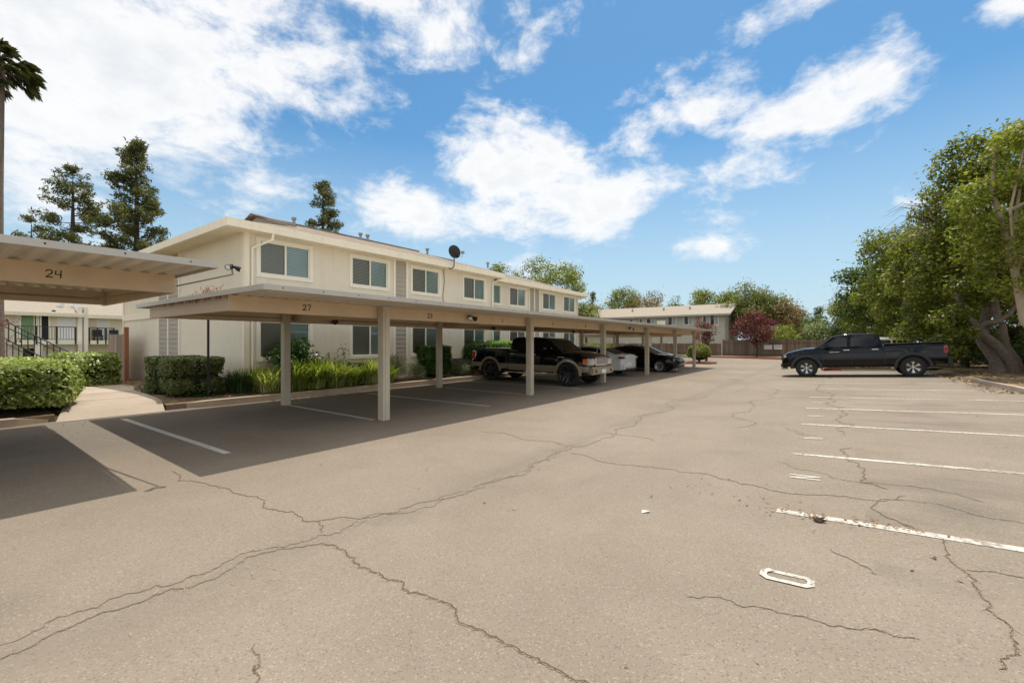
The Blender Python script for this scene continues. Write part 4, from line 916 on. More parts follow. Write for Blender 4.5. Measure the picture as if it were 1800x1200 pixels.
    for i, xc in enumerate(s['wx']):
        for sd_ in (1, -1): wheel(root, xc, sd_*(s['tab'][len(s['tab'])//2][1]-s['ww']/2-.03), s['r'], s['ww'], s['rim'], sd_, s.get('frac', .66))
    # arch flares
    if 'flare' in s:
        for xc in s['wx']:
            for sd_ in (1, -1):
                g = MB(); w_ = lerp_tab(s['tab'], xc)[0]; vs = []; nn = 20; a0 = s.get('fa', -.12)
                for i in range(nn+1):
                    a = a0+(PI-2*a0)*i/nn
                    for (rr, yy) in ((s['ar']-.012, w_-.03), (s['ar']-.01, w_+s['fp']), (s['ar']+s['flare'], w_+s['fp']*.8), (s['ar']+s['flare']+.012, w_-.02)):
                        vs.append((xc+rr*math.cos(a), sd_*yy, s['r']*.98+rr*math.sin(a)))
                g.add(vs, [(i*4+j, i*4+j+1, (i+1)*4+j+1, (i+1)*4+j) if sd_ < 0 else (i*4+j, (i+1)*4+j, (i+1)*4+j+1, i*4+j+1) for i in range(nn) for j in range(3)], True); g.build('wheel_arch_flare', s['flm'], root)
    for it in s.get('boxes', []):    # (name, mat, x0,x1,y0,y1,z0,z1, mirror, bevel)
        nm, m_, a, b, c, d_, e, f, mir = it[:9]
        for sd_ in ((1, -1) if mir else (1,)):
            c2, d2 = (c, d_) if sd_ > 0 else (-d_, -c)
            bm = bmesh.new(); bmesh.ops.create_cube(bm, size=1); bmesh.ops.scale(bm, vec=(b-a, d2-c2, f-e), verts=bm.verts); bmesh.ops.translate(bm, vec=((a+b)/2, (c2+d2)/2, (e+f)/2), verts=bm.verts)
            bv = it[9] if len(it) > 9 else .012
            if bv: bmesh.ops.bevel(bm, geom=list(bm.edges), offset=min(bv, .45*min(b-a, d_-c, f-e)), segments=2, affect='EDGES')
            me = bpy.data.meshes.new(nm); bm.to_mesh(me); bm.free(); me.materials.append(m_); me.polygons.foreach_set('use_smooth', [True]*len(me.polygons)); me.set_sharp_from_angle(angle=R(50))
            o = bpy.data.objects.new(nm, me); COL.objects.link(o); o.parent = root
    for nm, m_, poly, y_, th, mir in s.get('sides', []):   # side-view polygons proud of the body side
        for sd_ in ((1, -1) if mir else (1,)):
            g = MB(); pts = [(a, sd_*y_, b) for a, b in poly]; pts = pts if sd_ < 0 else pts[::-1]; g.prism(pts, (0, sd_*-th, 0)); g.build(nm, m_, root)
    # door seams
    g = MB()
    for (x_, z0, z1) in s.get('seams', []):
        w_ = lerp_tab(s['tab'], x_)[0]
        for sd_ in (1, -1): g.box(x_-.004, x_+.004, sd_*(w_-.03) if sd_ > 0 else -(w_+.0015), (w_+.0015) if sd_ > 0 else -(w_-.03), z0, z1)
    if s.get('seams'): g.build('door_seam', M_iron, root)
    return root

# ---- Black full-size pickup on the right (heading -X)
hw = 1.0
RAM = dict(tab=[(-2.93, .90, .62, 1.36), (-2.90, .96, .55, 1.40), (-2.2, .99, .52, 1.405), (-1.0, 1.0, .50, 1.385), (-.9, 1.0, .47, 1.32), (.9, 1.0, .47, 1.33), (1.15, 1.0, .48, 1.33), (1.8, .99, .52, 1.31), (2.35, .97, .52, 1.25), (2.72, .93, .48, 1.15), (2.90, .84, .46, 1.02), (2.97, .74, .48, .92)],
    wx=[-1.88, 1.72], ar=.52, r=.42, ww=.28, paint=M_paint_k, sh=.12, crease=.86, under=.42, crown=.05,
    cab=[(-.98, 1.30), (-.86, 1.88), (-.60, 1.955), (.2, 1.97), (.55, 1.93), (.75, 1.86), (1.42, 1.32)], cabw=(.93, .28), cbev=.05,
    win=[[(.22, 1.38), (.22, 1.78), (.60, 1.77), (.72, 1.70), (1.08, 1.39)], [(-.78, 1.38), (-.72, 1.80), (.08, 1.80), (.10, 1.38)]],
    screens=[('windshield', ((1.42, 1.32), (.75, 1.86)), .07, M_tintP), ('rear_window', ((-.98, 1.30), (-.86, 1.88)), .12, M_tint)],
    rim=(M_rimk, M_rimm, 6, .17, .55), frac=.60, flare=.075, fp=.02, flm=M_flare, fa=-.02,
    boxes=[('bumper', M_flare, -3.05, -2.88, -.92, .92, .50, .80, False, .03), ('bumper', M_flare, 2.75, 3.02, -.80, .80, .42, .68, False, .06), ('skid_plate', M_rimm, 2.8, 3.04, -.5, .5, .34, .41, False),
           ('grille', M_flare, 2.86, 3.0, -.55, .55, .74, 1.03, False, .03), ('headlight', M_head, 2.62, 2.88, .66, .885, .90, 1.02, True, .03),
           ('tail_light', M_tail, -2.925, -2.80, .90, .985, .98, 1.30, True, .02), ('bed_cover', M_flare, -2.85, -1.0, -.88, .88, 1.42, 1.45, False, .01), ('side_step', M_flare, -1.2, 1.1, .88, .98, .36, .42, True, .02),
           ('wing_mirror', M_paint_k, .84, 1.02, .98, 1.24, 1.33, 1.50, True, .04), ('door_handle', M_chrome, .14, .36, .985, 1.015, 1.20, 1.235, True, .01), ('door_handle', M_chrome, -.82, -.60, .985, 1.015, 1.20, 1.235, True, .01),
           ('sunroof_rail', M_black, -.4, .5, -.5, .5, 1.965, 2.0, False, .01), ('tow_hook', M_chrome, 2.98, 3.06, .28, .34, .44, .50, True)],
    sides=[('tail_light_lens', M_black, [(-2.885, 1.10), (-2.885, 1.2), (-2.84, 1.2), (-2.84, 1.10)], .990, .01, True), ('fender_badge', M_rimm, [(.5, 1.12), (.5, 1.145), (.86, 1.145), (.86, 1.12)], .99, .01, True)],
    seams=[(-.98, .55, 1.32), (.08, .52, 1.3), (1.10, .6, 1.28), (-1.02, .5, 1.36)])
shiftfront(RAM, 2.3, -.3); squash(RAM, .8, .93)
vehicle(RAM, (.62, 24.95, gz(.62)-.02), PI+R(1), 'glossy black crew-cab pickup truck with black wheel flares parked side-on at right', 'pickup truck', 'pickup_truck').rotation_euler = (0, math.atan(SR), PI+R(1))

# ---- black and tan pickup under the carport (heading +X)
FORD = dict(tab=[(-2.90, .93, .62, 1.36), (-2.86, .99, .55, 1.395), (-2.2, 1.0, .52, 1.395), (-1.02, 1.0, .50, 1.38), (-.95, 1.0, .47, 1.33), (.95, 1.0, .47, 1.33), (1.2, 1.0, .48, 1.33), (1.9, .99, .52, 1.30), (2.5, .97, .52, 1.24), (2.74, .94, .52, 1.18), (2.82, .88, .52, 1.12)],
    wx=[-1.92, 1.70], ar=.49, r=.43, ww=.28, paint=M_paint_k, paint2=M_paint_t, two=True, sh=.1, crease=.74, under=.42, crown=.05,
    cab=[(-1.0, 1.30), (-.90, 1.86), (-.70, 1.95), (.1, 1.96), (.55, 1.92), (.78, 1.84), (1.42, 1.32)], cabw=(.93, .25), cbev=.05,
    win=[[(.18, 1.36), (.18, 1.80), (.55, 1.79), (.72, 1.70), (1.12, 1.36)], [(-.86, 1.36), (-.80, 1.80), (.04, 1.81), (.06, 1.36)]],
    screens=[('windshield', ((1.42, 1.32), (.78, 1.84)), .07, M_tintP), ('rear_window', ((-1.0, 1.30), (-.90, 1.86)), .12, M_tint)],
    rim=(M_rimk, M_rimk, 6, .16, .7), frac=.76, flare=.07, fp=.02, flm=M_paint_t, fa=0.0,
    boxes=[('bumper', M_paint_t, 2.76, 2.98, -.92, .92, .46, .74, False, .06), ('bumper', M_paint_t, -3.04, -2.86, -.94, .94, .50, .78, False, .04), ('grille', M_chrome, 2.78, 2.93, -.52, .52, .78, 1.16, False, .05), ('grille_mesh', M_galv, 2.90, 2.945, -.42, .42, .84, 1.10, False, .01),
           ('headlight', M_head, 2.62, 2.88, .54, .94, .80, 1.08, True, .03), ('indicator', M_amber, 2.60, 2.78, .90, .985, .82, 1.07, True, .02), ('tail_light', M_tail, -2.895, -2.72, .92, 1.0, .86, 1.26, True, .02),
           ('number_plate', M_plate, 2.97, 2.995, -.18, .18, .50, .64, False, .005), ('fog_light', M_black, 2.94, 2.99, .55, .72, .52, .66, True, .03), ('wing_mirror', M_paint_k, .86, 1.04, .98, 1.2, 1.32, 1.52, True, .04),
           ('door_handle', M_chrome, .14, .34, .985, 1.012, 1.17, 1.20, True, .01), ('door_handle', M_chrome, -.86, -.66, .985, 1.012, 1.17, 1.20, True, .01), ('side_step', M_chrome, -1.2, 1.1, .88, .98, .38, .42, True, .02), ('bed_rail', M_flare, -2.85, -1.05, .90, .96, 1.39, 1.415, True, .01), ('bed_cover', M_flare, -2.8, -1.05, -.9, .9, 1.36, 1.405, False, .01)],
    sides=[('tail_light_edge', M_white, [(-2.87, .80), (-2.87, 1.28), (-2.68, 1.27), (-2.66, 1.08), (-2.78, .88)], .992, .006, True), ('tail_light', M_tail, [(-2.86, .86), (-2.86, 1.25), (-2.71, 1.24), (-2.70, 1.10), (-2.79, .92)], .995, .006, True), ('fender_badge', M_rimm, [(1.28, 1.10), (1.28, 1.125), (1.55, 1.125), (1.55, 1.10)], .99, .01, True)],
    seams=[(-.99, .52, 1.34), (.10, .52, 1.3), (1.12, .6, 1.28), (-1.03, .5, 1.36)])
shiftfront(FORD, 2.3, -.3); squash(FORD, .75, .86)
fo = vehicle(FORD, (-9.62, 15.2, gz(-9.4)), 0, 'black and tan two-tone pickup truck parked under the long carport', 'pickup truck', 'pickup_truck'); fo.rotation_euler = (0, math.atan(SL), 0)
# sticker on the front window
g = MB(); g.box(.62, .98, -.900, -.890, 1.33, 1.38); g.build('window_sticker', M_plate, fo)

def sedan(paint, rim, kind):
    tail = kind == 'w'
    return dict(tab=[(-2.40, .42, .42, .74), (-2.38, .60, .38, .90), (-2.32, .72, .32, 1.02), (-2.15, .81, .28, 1.06), (-1.6, .91, .24, 1.06), (-.8, .92, .20, .99), (.6, .92, .20, .97), (1.0, .92, .22, .96), (1.7, .90, .24, .90), (2.15, .82, .26, .78), (2.34, .68, .28, .66), (2.38, .56, .30, .58)],
        wx=[-1.38, 1.42], ar=.375, r=.325, ww=.21, paint=paint, sh=.08, crease=.62, under=.22, crown=.035,
        cab=[(-2.0, 1.02), (-1.55, 1.16), (-1.05, 1.37), (-.5, 1.45), (-.05, 1.45), (.35, 1.38), (1.22, .93)], cabw=(.84, .38), cbev=.06,
        win=[[(.02, 1.02), (.02, 1.36), (.30, 1.31), (.90, 1.01)], [(-.92, 1.03), (-.92, 1.32), (-.5, 1.385), (-.03, 1.38), (-.03, 1.02)], [(-1.55, 1.07), (-1.15, 1.27), (-.97, 1.31), (-.97, 1.06)]],
        chromeline=[(-1.62, 1.08), (-1.15, 1.30), (-.6, 1.405), (-.05, 1.405), (.33, 1.335), (.98, 1.0)],
        screens=[('windshield', ((1.22, .93), (.35, 1.38)), .10, M_tintP), ('rear_window', ((-2.0, 1.02), (-1.05, 1.40)), .12, M_tint)],
        rim=rim, frac=.70,
        boxes=[('headlight', M_head, 1.98, 2.22, .56, .80, .62, .74, True, .03), ('indicator', M_amber, 1.9, 2.0, .74, .85, .64, .72, True, .02), ('grille', M_iron, 2.28, 2.37, -.4, .4, .42, .60, False, .02), ('grille_trim', M_chrome, 2.3, 2.385, -.42, .42, .60, .625, False, .01),
               ('tail_light', M_tail, -2.36, -2.05, .60, .875, .86, .96, True, .02), ('reflector', M_tail, -2.41, -2.38, .5, .62, .40, .44, True), ('bumper_valance', M_flare, -2.40, -2.2, -.6, .6, .26, .38, False, .03), ('number_plate', M_plate, -2.42, -2.395, -.2, .2, .62, .74, False, .004),
               ('wing_mirror', paint, .62, .80, .90, 1.06, .98, 1.10, True, .03), ('door_handle', paint if kind != 'w' else M_chrome, -.15, .05, .905, .935, .86, .885, True, .008), ('door_handle', paint if kind != 'w' else M_chrome, -1.05, -.85, .905, .935, .87, .895, True, .008)],
        seams=[(-.98, .3, .95), (0, .28, .94), (.95, .3, .92)])
WS = sedan(M_paint_w, (M_rimk, M_rimm, 10, .04, .6), 'w'); WS['clm'] = M_iron
squash(WS, .7, .93)
vehicle(WS, (-10.35, 20.6, gz(-10)), PI+R(2), 'white sedan parked nose-in under the carport with its tail towards the aisle', 'car', 'parked_car').rotation_euler = (0, -math.atan(SL), PI)
BS = sedan(M_paint_k, (M_rimm, M_rimm, 9, .05, .6), 'k')
squash(BS, .7, .96)
vehicle(BS, (-9.2, 25.0, gz(-9)), 0, 'black sedan facing the aisle behind the white sedan', 'car', 'parked_car').rotation_euler = (0, math.atan(SL), 0)
BS2 = sedan(M_paint_k, (M_rimk, M_rimm, 5, .1, .6), 'k'); BS2['clm'] = M_iron
squash(BS2, .7, 1.0)
vehicle(BS2, (-10.2, 28.0, gz(-9)), 0, 'dark car mostly hidden beyond the black sedan', 'car', 'parked_car')
SUV = dict(tab=[(-2.3, .80, .45, 1.05), (-2.25, .90, .35, 1.12), (-1, .93, .28, 1.08), (1.0, .93, .28, 1.05), (1.9, .90, .3, .98), (2.25, .75, .35, .85), (2.3, .6, .4, .7)], wx=[-1.35, 1.4], ar=.42, r=.36, ww=.23, paint=M_paint_b, sh=.08, crease=.7, under=.3,
    cab=[(-2.2, 1.06), (-2.02, 1.60), (-1.75, 1.70), (.1, 1.72), (.45, 1.64), (1.15, 1.02)], cabw=(.86, .25), win=[[(.05, 1.12), (.05, 1.60), (.38, 1.57), (.85, 1.12)], [(-.95, 1.12), (-.95, 1.60), (-.05, 1.61), (-.05, 1.12)], [(-1.95, 1.16), (-1.85, 1.56), (-1.03, 1.6), (-1.03, 1.12)]],
    screens=[('windshield', ((1.15, 1.02), (.45, 1.64)), .1, M_tintP), ('rear_window', ((-2.2, 1.06), (-2.02, 1.6)), .12, M_tint)], rim=(M_rimk, M_rimm, 5, .1, .6),
    boxes=[('roof_rail', M_chrome, -1.6, .1, .62, .66, 1.73, 1.76, True), ('headlight', M_head, 2.0, 2.22, .55, .85, .78, .9, True, .03), ('tail_light', M_tail, -2.3, -2.1, .75, .92, .9, 1.1, True, .02)])
vehicle(SUV, (1.5, 33.6, gz(1.5)-.02), PI, 'pale beige sport utility car mostly hidden behind the black pickup at right', 'car', 'parked_car')

# ============================================================ HEDGES, SHRUBS
def hedge(name, loc, hx, hy, h_, m, label, n, leaf=.05, rz=0, rnd=.35, cat='hedge', group=None, lump=.08, flare=0., seed=3, core=(.02, .04, .012)):
    st = np.random.get_state(); np.random.seed(seed)
    root = empty(name, loc, rz, label, cat, group)
    d_ = rnd_dir(n*2); d_ = d_[d_[:, 2] > -.55][:n]; e = 1/(1+rnd*3.2)     # superellipsoid shell
    dm = np.sign(d_)*np.abs(d_)**(.35+rnd*.65); mx = np.max(np.abs(dm), axis=1, keepdims=True); q = dm/mx*(1-rnd)+d_*rnd*1.1
    ph = q*np.array([hx, hy, h_/2])
    lum = 1+lump*(np.sin(ph[:, 0]*5+1)*np.cos(ph[:, 1]*6)+.7*np.sin(ph[:, 2]*9+ph[:, 0]*4))
    inn = 1-np.abs(np.random.normal(size=len(q)))*.07
    C = q*np.array([hx, hy, h_/2])*(lum*inn)[:, None]; C[:, 2] += h_/2; C[:, 2] = np.maximum(C[:, 2], .02+.05*np.random.rand(len(C)))
    C[:, :2] *= (1+flare*(C[:, 2:3]/h_-.5))
    Nn = d_*.8+np.random.normal(size=C.shape)*.5+np.array([0, 0, .35])
    leaf_mesh('foliage', C, Nn, leaf*(.6+.8*np.random.rand(len(C))), m, root)
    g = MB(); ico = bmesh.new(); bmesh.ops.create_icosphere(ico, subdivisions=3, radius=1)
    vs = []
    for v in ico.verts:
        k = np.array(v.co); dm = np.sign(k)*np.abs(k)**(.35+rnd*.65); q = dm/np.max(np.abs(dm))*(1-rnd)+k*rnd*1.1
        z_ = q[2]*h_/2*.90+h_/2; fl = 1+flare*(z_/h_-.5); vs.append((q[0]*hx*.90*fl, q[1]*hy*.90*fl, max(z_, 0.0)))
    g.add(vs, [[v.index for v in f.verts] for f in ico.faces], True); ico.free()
    g.build('dark_core', mat('hedge_core_'+m.name, core, 1, .4, 8, spec=0), root, sharp=180)  # solid core coloured dark for depth between the leaves
    np.random.set_state(st); return root
hedge('clipped_hedge', (-14.0, 4.35, .32), 1.06, .60, .97, L_hedgeD, 'square clipped dark green hedge at the corner of the apartment building', 15000, .062, rnd=.18, lump=.03, flare=.06, seed=4, core=(.03, .04, .02))
hedge('round_hedge', (-13.5, 1.13, .27), 1.05, 1.05, .95, L_hedge, 'bright green rounded hedge beside the footpath, nearest to the camera', 13000, .105, rnd=.55, lump=.05, seed=5)
hedge('tall_hedge', (-16.0, 1.15, .25), 1.7, 1.28, 1.02, L_hedge, 'bright green hedge behind the nearest rounded one', 14000, .10, rnd=.35, lump=.05, seed=6)
hedge('tall_hedge', (-20.3, 3.5, .15), 1.6, .72, 1.16, L_hedge, 'bright green hedge farther back beside the wooden fence', 11000, .09, rnd=.3, lump=.05, seed=7)
# ivy skirt below clipped hedge
C = np.column_stack([np.random.uniform(-16.2, -12.5, 9000), np.random.uniform(3.5, 5.6, 9000), np.random.rand(9000)**2*.25+.31])
kk = ((C[:, 0]+14.3)/1.7)**2+((C[:, 1]-4.5)/.88)**2 < 1.0+.2*np.sin(C[:, 0]*7); C = C[kk]
tag(leaf_mesh('ground_ivy', C, np.random.normal(size=C.shape)*.5+np.array([0, -.3, 1]), .07*(.6+.8*np.random.rand(len(C))), L_ivy), 'dark low ground cover round the foot of the clipped hedge', kind='stuff')
def shrub(name, loc, r_, h_, m, label, n=40, per=900, leaf=.05, cat='shrub', group=None, seed=1):
    b = Vector(loc); return broad_tree(name, loc, (b.x, b.y, b.z+h_*.52), (r_*.8, r_*.8, h_*.42), m, M_bark, label, cat, group, n, (.14*max(r_, .5)+.08, .24*max(r_, .5)+.1), per, leaf, .02, 10, lowcut=-.95, seed=seed, outer=.2)
shrub('leafy_bush', (-12.9, 6.75, .32), .82, 1.42, L_bushD, 'dark green bush with bright new leaves under the first window', 70, 1100, .085, 'bush', seed=11)
shrub('grey_shrub', (-12.85, 10.45, .3), .5, 1.1, L_grey, 'tall grey-green shrub just right of the nearest carport post', 45, 1400, .045, seed=12)
shrub('grey_shrub', (-12.72, 11.25, .3), .33, .62, L_grey, 'smallest grey-green shrub, left of the square dark shrub', 26, 1500, .04, seed=13)
hedge('square_shrub', (-12.9, 12.45, .32), .42, .62, 1.25, L_bushD, 'upright square-trimmed dark green shrub under the third window', 12000, .06, rnd=.25, lump=.06, cat='shrub', seed=8)
shrub('grey_shrub', (-12.8, 13.75, .3), .5, .62, L_grey, 'low wide grey-green shrub behind the tail of the tan and black pickup', 45, 1500, .045, seed=14)
hedge('low_hedge', (-12.97, 16.87, .32), .55, 1.6, 1.4, leafmat('lime_green_leaves', (.08, .18, .02), (.22, .40, .04), .4, .4, (.40, .52, .10)), 'lime green hedge seen above the bed of the tan and black pickup', 12000, .07, rnd=.4, seed=9)
hedge('dark_bush', (-13.00, 15.07, .32), .55, .6, 1.35, L_bushD, 'dark bush left of the lime green hedge', 7000, .06, rnd=.5, cat='bush', seed=10)
shrub('garden_shrub', (-12.88, 27.75, .32), 1.1, 1.5, L_treeY, 'yellow-green shrub at the far end of the apartment building', 50, 900, .09, seed=15)
shrub('rose_bush', (-13.00, 8.33, .32), .35, 1.15, L_bushD, 'spindly bush against the wall between the first two windows', 14, 900, .07, seed=16)
# strap-leaved grass row
def grass_clump(loc, label, r_=.5, h_=.75, n=900, m=L_grass, group='strap-leaved grass clumps along the kerb', seed=1, spread=1.0):
    rnd = random.Random(seed); root = empty('grass_clump', loc, 0, label, 'grass clump', group); vs = []; fs = []
    for i in range(n):
        a = rnd.uniform(0, 2*PI); q = rnd.random()**.7*r_*.7; bx, by = q*math.cos(a), q*math.sin(a); a2 = a+rnd.gauss(0, .7); ln = h_*rnd.uniform(.55, 1.15); out = rnd.uniform(.1, .75)*spread*ln; w_ = rnd.uniform(.007, .017)
        p = []
        for t in (0, .35, .7, 1): 
            rr = out*t**1.8; zz_ = ln*(t-.28*t**3*out/ln*1.6); p.append((bx+rr*math.cos(a2), by+rr*math.sin(a2), max(zz_, .01)))
        nx, ny = -math.sin(a2), math.cos(a2); o = len(vs)
        for t, q_ in zip((1, 1, .7, .1), p): vs += [(q_[0]+nx*w_*t, q_[1]+ny*w_*t, q_[2]), (q_[0]-nx*w_*t, q_[1]-ny*w_*t, q_[2])]
        fs += [(o+2*j, o+2*j+1, o+2*j+3, o+2*j+2) for j in range(3)]
    me = bpy.data.meshes.new('blades'); me.from_pydata(vs, [], fs); me.materials.append(m); ob = bpy.data.objects.new('blades', me); COL.objects.link(ob); ob.parent = root
    return root
GL = ['leftmost strap-leaved grass clump by the white downspout', 'grass clump between the downspout clump and the first rear post', 'bright grass clump behind the first rear carport post', 'grass clump right of the first rear post', 'grass clump in the middle of the kerb row, below the dark bush', 'grass clump below the bare cream wall', 'pale grass clump in front of the first air conditioner', 'last grass clump before the nearest front post']
for i, (x_, y_) in enumerate([(-13.2, 5.85), (-12.75, 6.0), (-12.75, 6.65), (-12.8, 7.3), (-12.75, 7.95), (-12.8, 8.6), (-12.75, 9.3), (-12.8, 9.9)]):
    grass_clump((x_, y_, .27), GL[i], .46, [.8, .72, .92, 1.02, 1.0, .78, .9, .7][i], [1000, 800, 1000, 1100, 800, 900, 1000, 700][i], seed=20+i, spread=[1.2, 1.3, .9, 1.1, 1.5, 1.3, 1.1, 1.5][i], m=L_grass if i not in (1, 4, 6) else L_grassP)
grass_clump((-13.1, 5.35, .27), 'darker blue-green grass clump right at the wall corner', .4, .7, 700, m=L_ivy, seed=40)
grass_clump((-12.7, 14.7, .27), 'low straw-coloured grass clump under the tail of the tan and black pickup', .35, .35, 500, m=leafmat('straw_grass', (.25, .2, .06), (.42, .34, .12), .6, .3), seed=41)

# dark pole by clipped hedge
g = MB(); g.tube([(0, 0, 0), (0, 0, 2.0)], .028, 10); g.tube([(0, 0, 2.0), (0, 0, 2.05)], .04, 10)
p_ = atD(366, 690, 11.2); tag(g.build('metal_pole', M_iron, loc=(p_.x, p_.y, .26)), 'dark round metal pole in front of the clipped hedge', 'pole')

# ============================================================ FENCES
def fence(name, a, b, h_, label, m, bw=.14, zf=lambda x_: .1, posts=2.4, group=None, lattice=False, rail=True):
    a = Vector((*a, 0)); b = Vector((*b, 0)); L = (b-a).length; d_ = (b-a).normalized(); nn = Vector((-d_.y, d_.x, 0)); ang = math.atan2(d_.y, d_.x)
    root = empty(name, (a.x, a.y, zf(a.x)), ang, label, 'fence', group); g = MB(); x_ = 0
    while x_ < L-.01:
        zl = zf(a.x+d_.x*x_)-zf(a.x); hh = h_+random.uniform(-.02, .02); g.box(x_, min(x_+bw-.008, L), -.01+random.uniform(-.004, .004), .012, zl-.05, zl+hh); x_ += bw
    g.build('boards', m, root)
    g = MB(); x_ = 0
    while x_ <= L+.01:
        zl = zf(a.x+d_.x*x_)-zf(a.x); g.box(x_-.05, x_+.05, .02, .12, zl-.1, zl+h_+.05); x_ += posts
    g.build('fence_posts', m, root)
    if rail:
        g = MB(); z1 = zf(b.x)-zf(a.x)
        for q in (.25, h_-.3): g.prism([(0, -.06, q), (0, -.015, q), (0, -.015, q+.09), (0, -.06, q+.09)], (L, 0, z1))
        g.build('rail', m, root)
    return root
fz = lambda x_: max(gz(x_), .05)+.1 if x_ > -12 else .2
fence('wooden_fence', (-28, 54.2), (-10.5, 54.2), 1.35, 'lower brown board fence behind the round bush, below the far building', M_wood, zf=lambda x_: .22)
fence('wooden_fence', (-10.4, 54.6), (4.6, 54.6), 1.85, 'taller dark board fence across the end of the car park with two white signs', M_wood, zf=lambda x_: .12)
fence('wooden_fence', (6.9, 60), (6.9, 14), 2.0, 'tall board fence behind the trees along the right side', M_wood, zf=lambda x_: .43)
fl = fence('wooden_fence', (-24.6, 5.85), (-22.5, 5.85), 1.95, 'pale weathered gate-high fence between the hedge and the apartment end wall', M_woodL, zf=lambda x_: 0.0, posts=3, rail=False)
fl.location = (-24.55, 5.0, .03); fl.scale = (1.21, 1, 1.0)
g = MB(); g.box(-.09, .09, -.06, .06, 0, 2.2); tag(g.build('fence_post', M_woodR, loc=(-21.85, 4.96, .05)), 'red-brown cedar post between the pale fence and the end wall', 'post')
for u0, lab in ((1350, 'left blank white notice sign on the rear fence'), (1367.5, 'right white notice sign with grey lettering on the rear fence')):
    p_ = atY(u0, 610, 54.5); r_ = empty('notice_sign', (p_.x, 54.5, p_.z), 0, lab, 'sign', 'notice signs on the rear fence')
    g = MB(); g.box(-.38, .38, -.012, 0, -.24, .24); g.build('board', M_white, r_)
    if u0 > 1360:
        g = MB()
        for z_ in (.12, .02, -.08): g.box(-.3, .3, -.015, -.0125, z_, z_+.045)
        g.build('lettering', M_galv, r_)

# ============================================================ FAR BUILDING (right of centre)
FY = 60.0; fb = empty('apartment_building', (-10.9, FY, .1), 0, 'two-storey olive-grey apartment building with a pale roof beyond the rear fence', 'apartment building'); FM = Matrix.Translation((10.9, -FY, -.1))
def fp_(mb, name, m, parent=None):
    o = mb.build(name, m, parent or fb); o.data.transform(FM); return o
g = MB(); g.box(-36, -11.3, FY+.2, FY+9.4, -.3, 5.15); g.prism([(-11.32, FY+.2, 5.15), (-11.32, FY+9.4, 5.15), (-11.32, FY+4.8, 6.65)], (-24.6, 0, 0)); fp_(g, 'wall', M_stucco2)
g = MB(); e0 = (FY-.55, 5.22); rd = (FY+4.8, 6.85); e1 = (FY+10.1, 5.22)
for a, b in ((e0, rd), (rd, e1)):
    g.add([(-37, a[0], a[1]), (-10.6, a[0], a[1]), (-10.6, b[0], b[1]), (-37, b[0], b[1]), (-37, a[0], a[1]-.12), (-10.6, a[0], a[1]-.12), (-10.6, b[0], b[1]-.12), (-37, b[0], b[1]-.12)], [(0, 1, 2, 3), (7, 6, 5, 4), (1, 5, 6, 2), (0, 3, 7, 4), (0, 4, 5, 1), (3, 2, 6, 7)])
fp_(g, 'roof', M_shingleL)
g = MB(); g.box(-37, -10.58, FY-.62, FY-.54, 5.05, 5.26); g.prism([(-10.6, e0[0], 5.0), (-10.6, rd[0], rd[1]-.2), (-10.6, rd[0], rd[1]+.02), (-10.6, e0[0], 5.24)], (.06, 0, 0)); g.prism([(-10.6, e1[0], 5.0), (-10.6, rd[0], rd[1]-.2), (-10.6, rd[0], rd[1]+.02), (-10.6, e1[0], 5.24)], (.06, 0, 0)); fp_(g, 'fascia', mat('grey_fascia_paint', (.42, .40, .36), .7, .08))
g = MB()
for x_ in (-16, -19.5, -24, -31): g.box(x_-.1, x_+.1, FY+2.4, FY+2.6, 5.9, 6.5)
fp_(g, 'roof_vents', M_galv)
for (ua, ub, va_, vb_) in [(1137, 1151, 560, 569), (1175, 1188, 557, 571), (1203, 1217, 556, 570), (1236, 1247, 555, 572), (1249, 1262, 554, 571), (1125, 1130, 561, 570), (1107, 1115, 562, 570), (1065, 1085, 605, 613), (1100, 1112, 604, 610), (1122, 1140, 603, 610), (1160, 1164, 605, 612), (1176, 1190, 603, 608)]:
    a = atY(ua, vb_, FY+.18); b = atY(ub, va_, FY+.18); f = MB(); t = .08
    f.box(a.x-t, a.x, FY+.15, FY+.2, a.z-t, b.z+t); f.box(b.x, b.x+t, FY+.15, FY+.2, a.z-t, b.z+t); f.box(a.x, b.x, FY+.15, FY+.2, b.z, b.z+t); f.box(a.x, b.x, FY+.15, FY+.2, a.z-t, a.z)
    if b.x-a.x > .7: f.box((a.x+b.x)/2-.03, (a.x+b.x)/2+.03, FY+.15, FY+.199, a.z, b.z)
    w_ = fp_(f, 'window', M_trim); m_ = (a.x+b.x)/2
    g = MB().box(a.x, m_, FY+.17, FY+.196, a.z, b.z); fp_(g, 'pane', M_tint, w_)
    g = MB().box(m_, b.x, FY+.17, FY+.197, a.z, b.z); fp_(g, 'pane', mat('pale_curtained_glass', (.33, .36, .34), .2, .2, 3), w_)
a = atY(1158, 572, FY); b = atY(1170, 565, FY)
g = MB(); g.box(a.x-.1, b.x+.1, FY-.5, FY+.2, a.z-.1, b.z+.1); fp_(g, 'balcony', M_trim)
g = MB(); a = atY(1224, 590, FY+.1); g.box(a.x, a.x+.3, FY+.05, FY+.2, .2, 5.1); fp_(g, 'pilaster', mat('salmon_paint', (.50, .27, .18), .8, .1))
g = MB(); g.box(-11.3, -9.9, FY+1, FY+6, -.2, 1.75); g.box(-11.4, -9.6, FY+.8, FY+6.2, 1.75, 1.95); fp_(g, 'annex', M_stucco2)
g = MB()
for y_ in (61.2, 63.2, 65.2): g.box(-11.29, -11.26, y_, y_+.06, .1, 5.1)
fp_(g, 'wall_batten', M_galv)
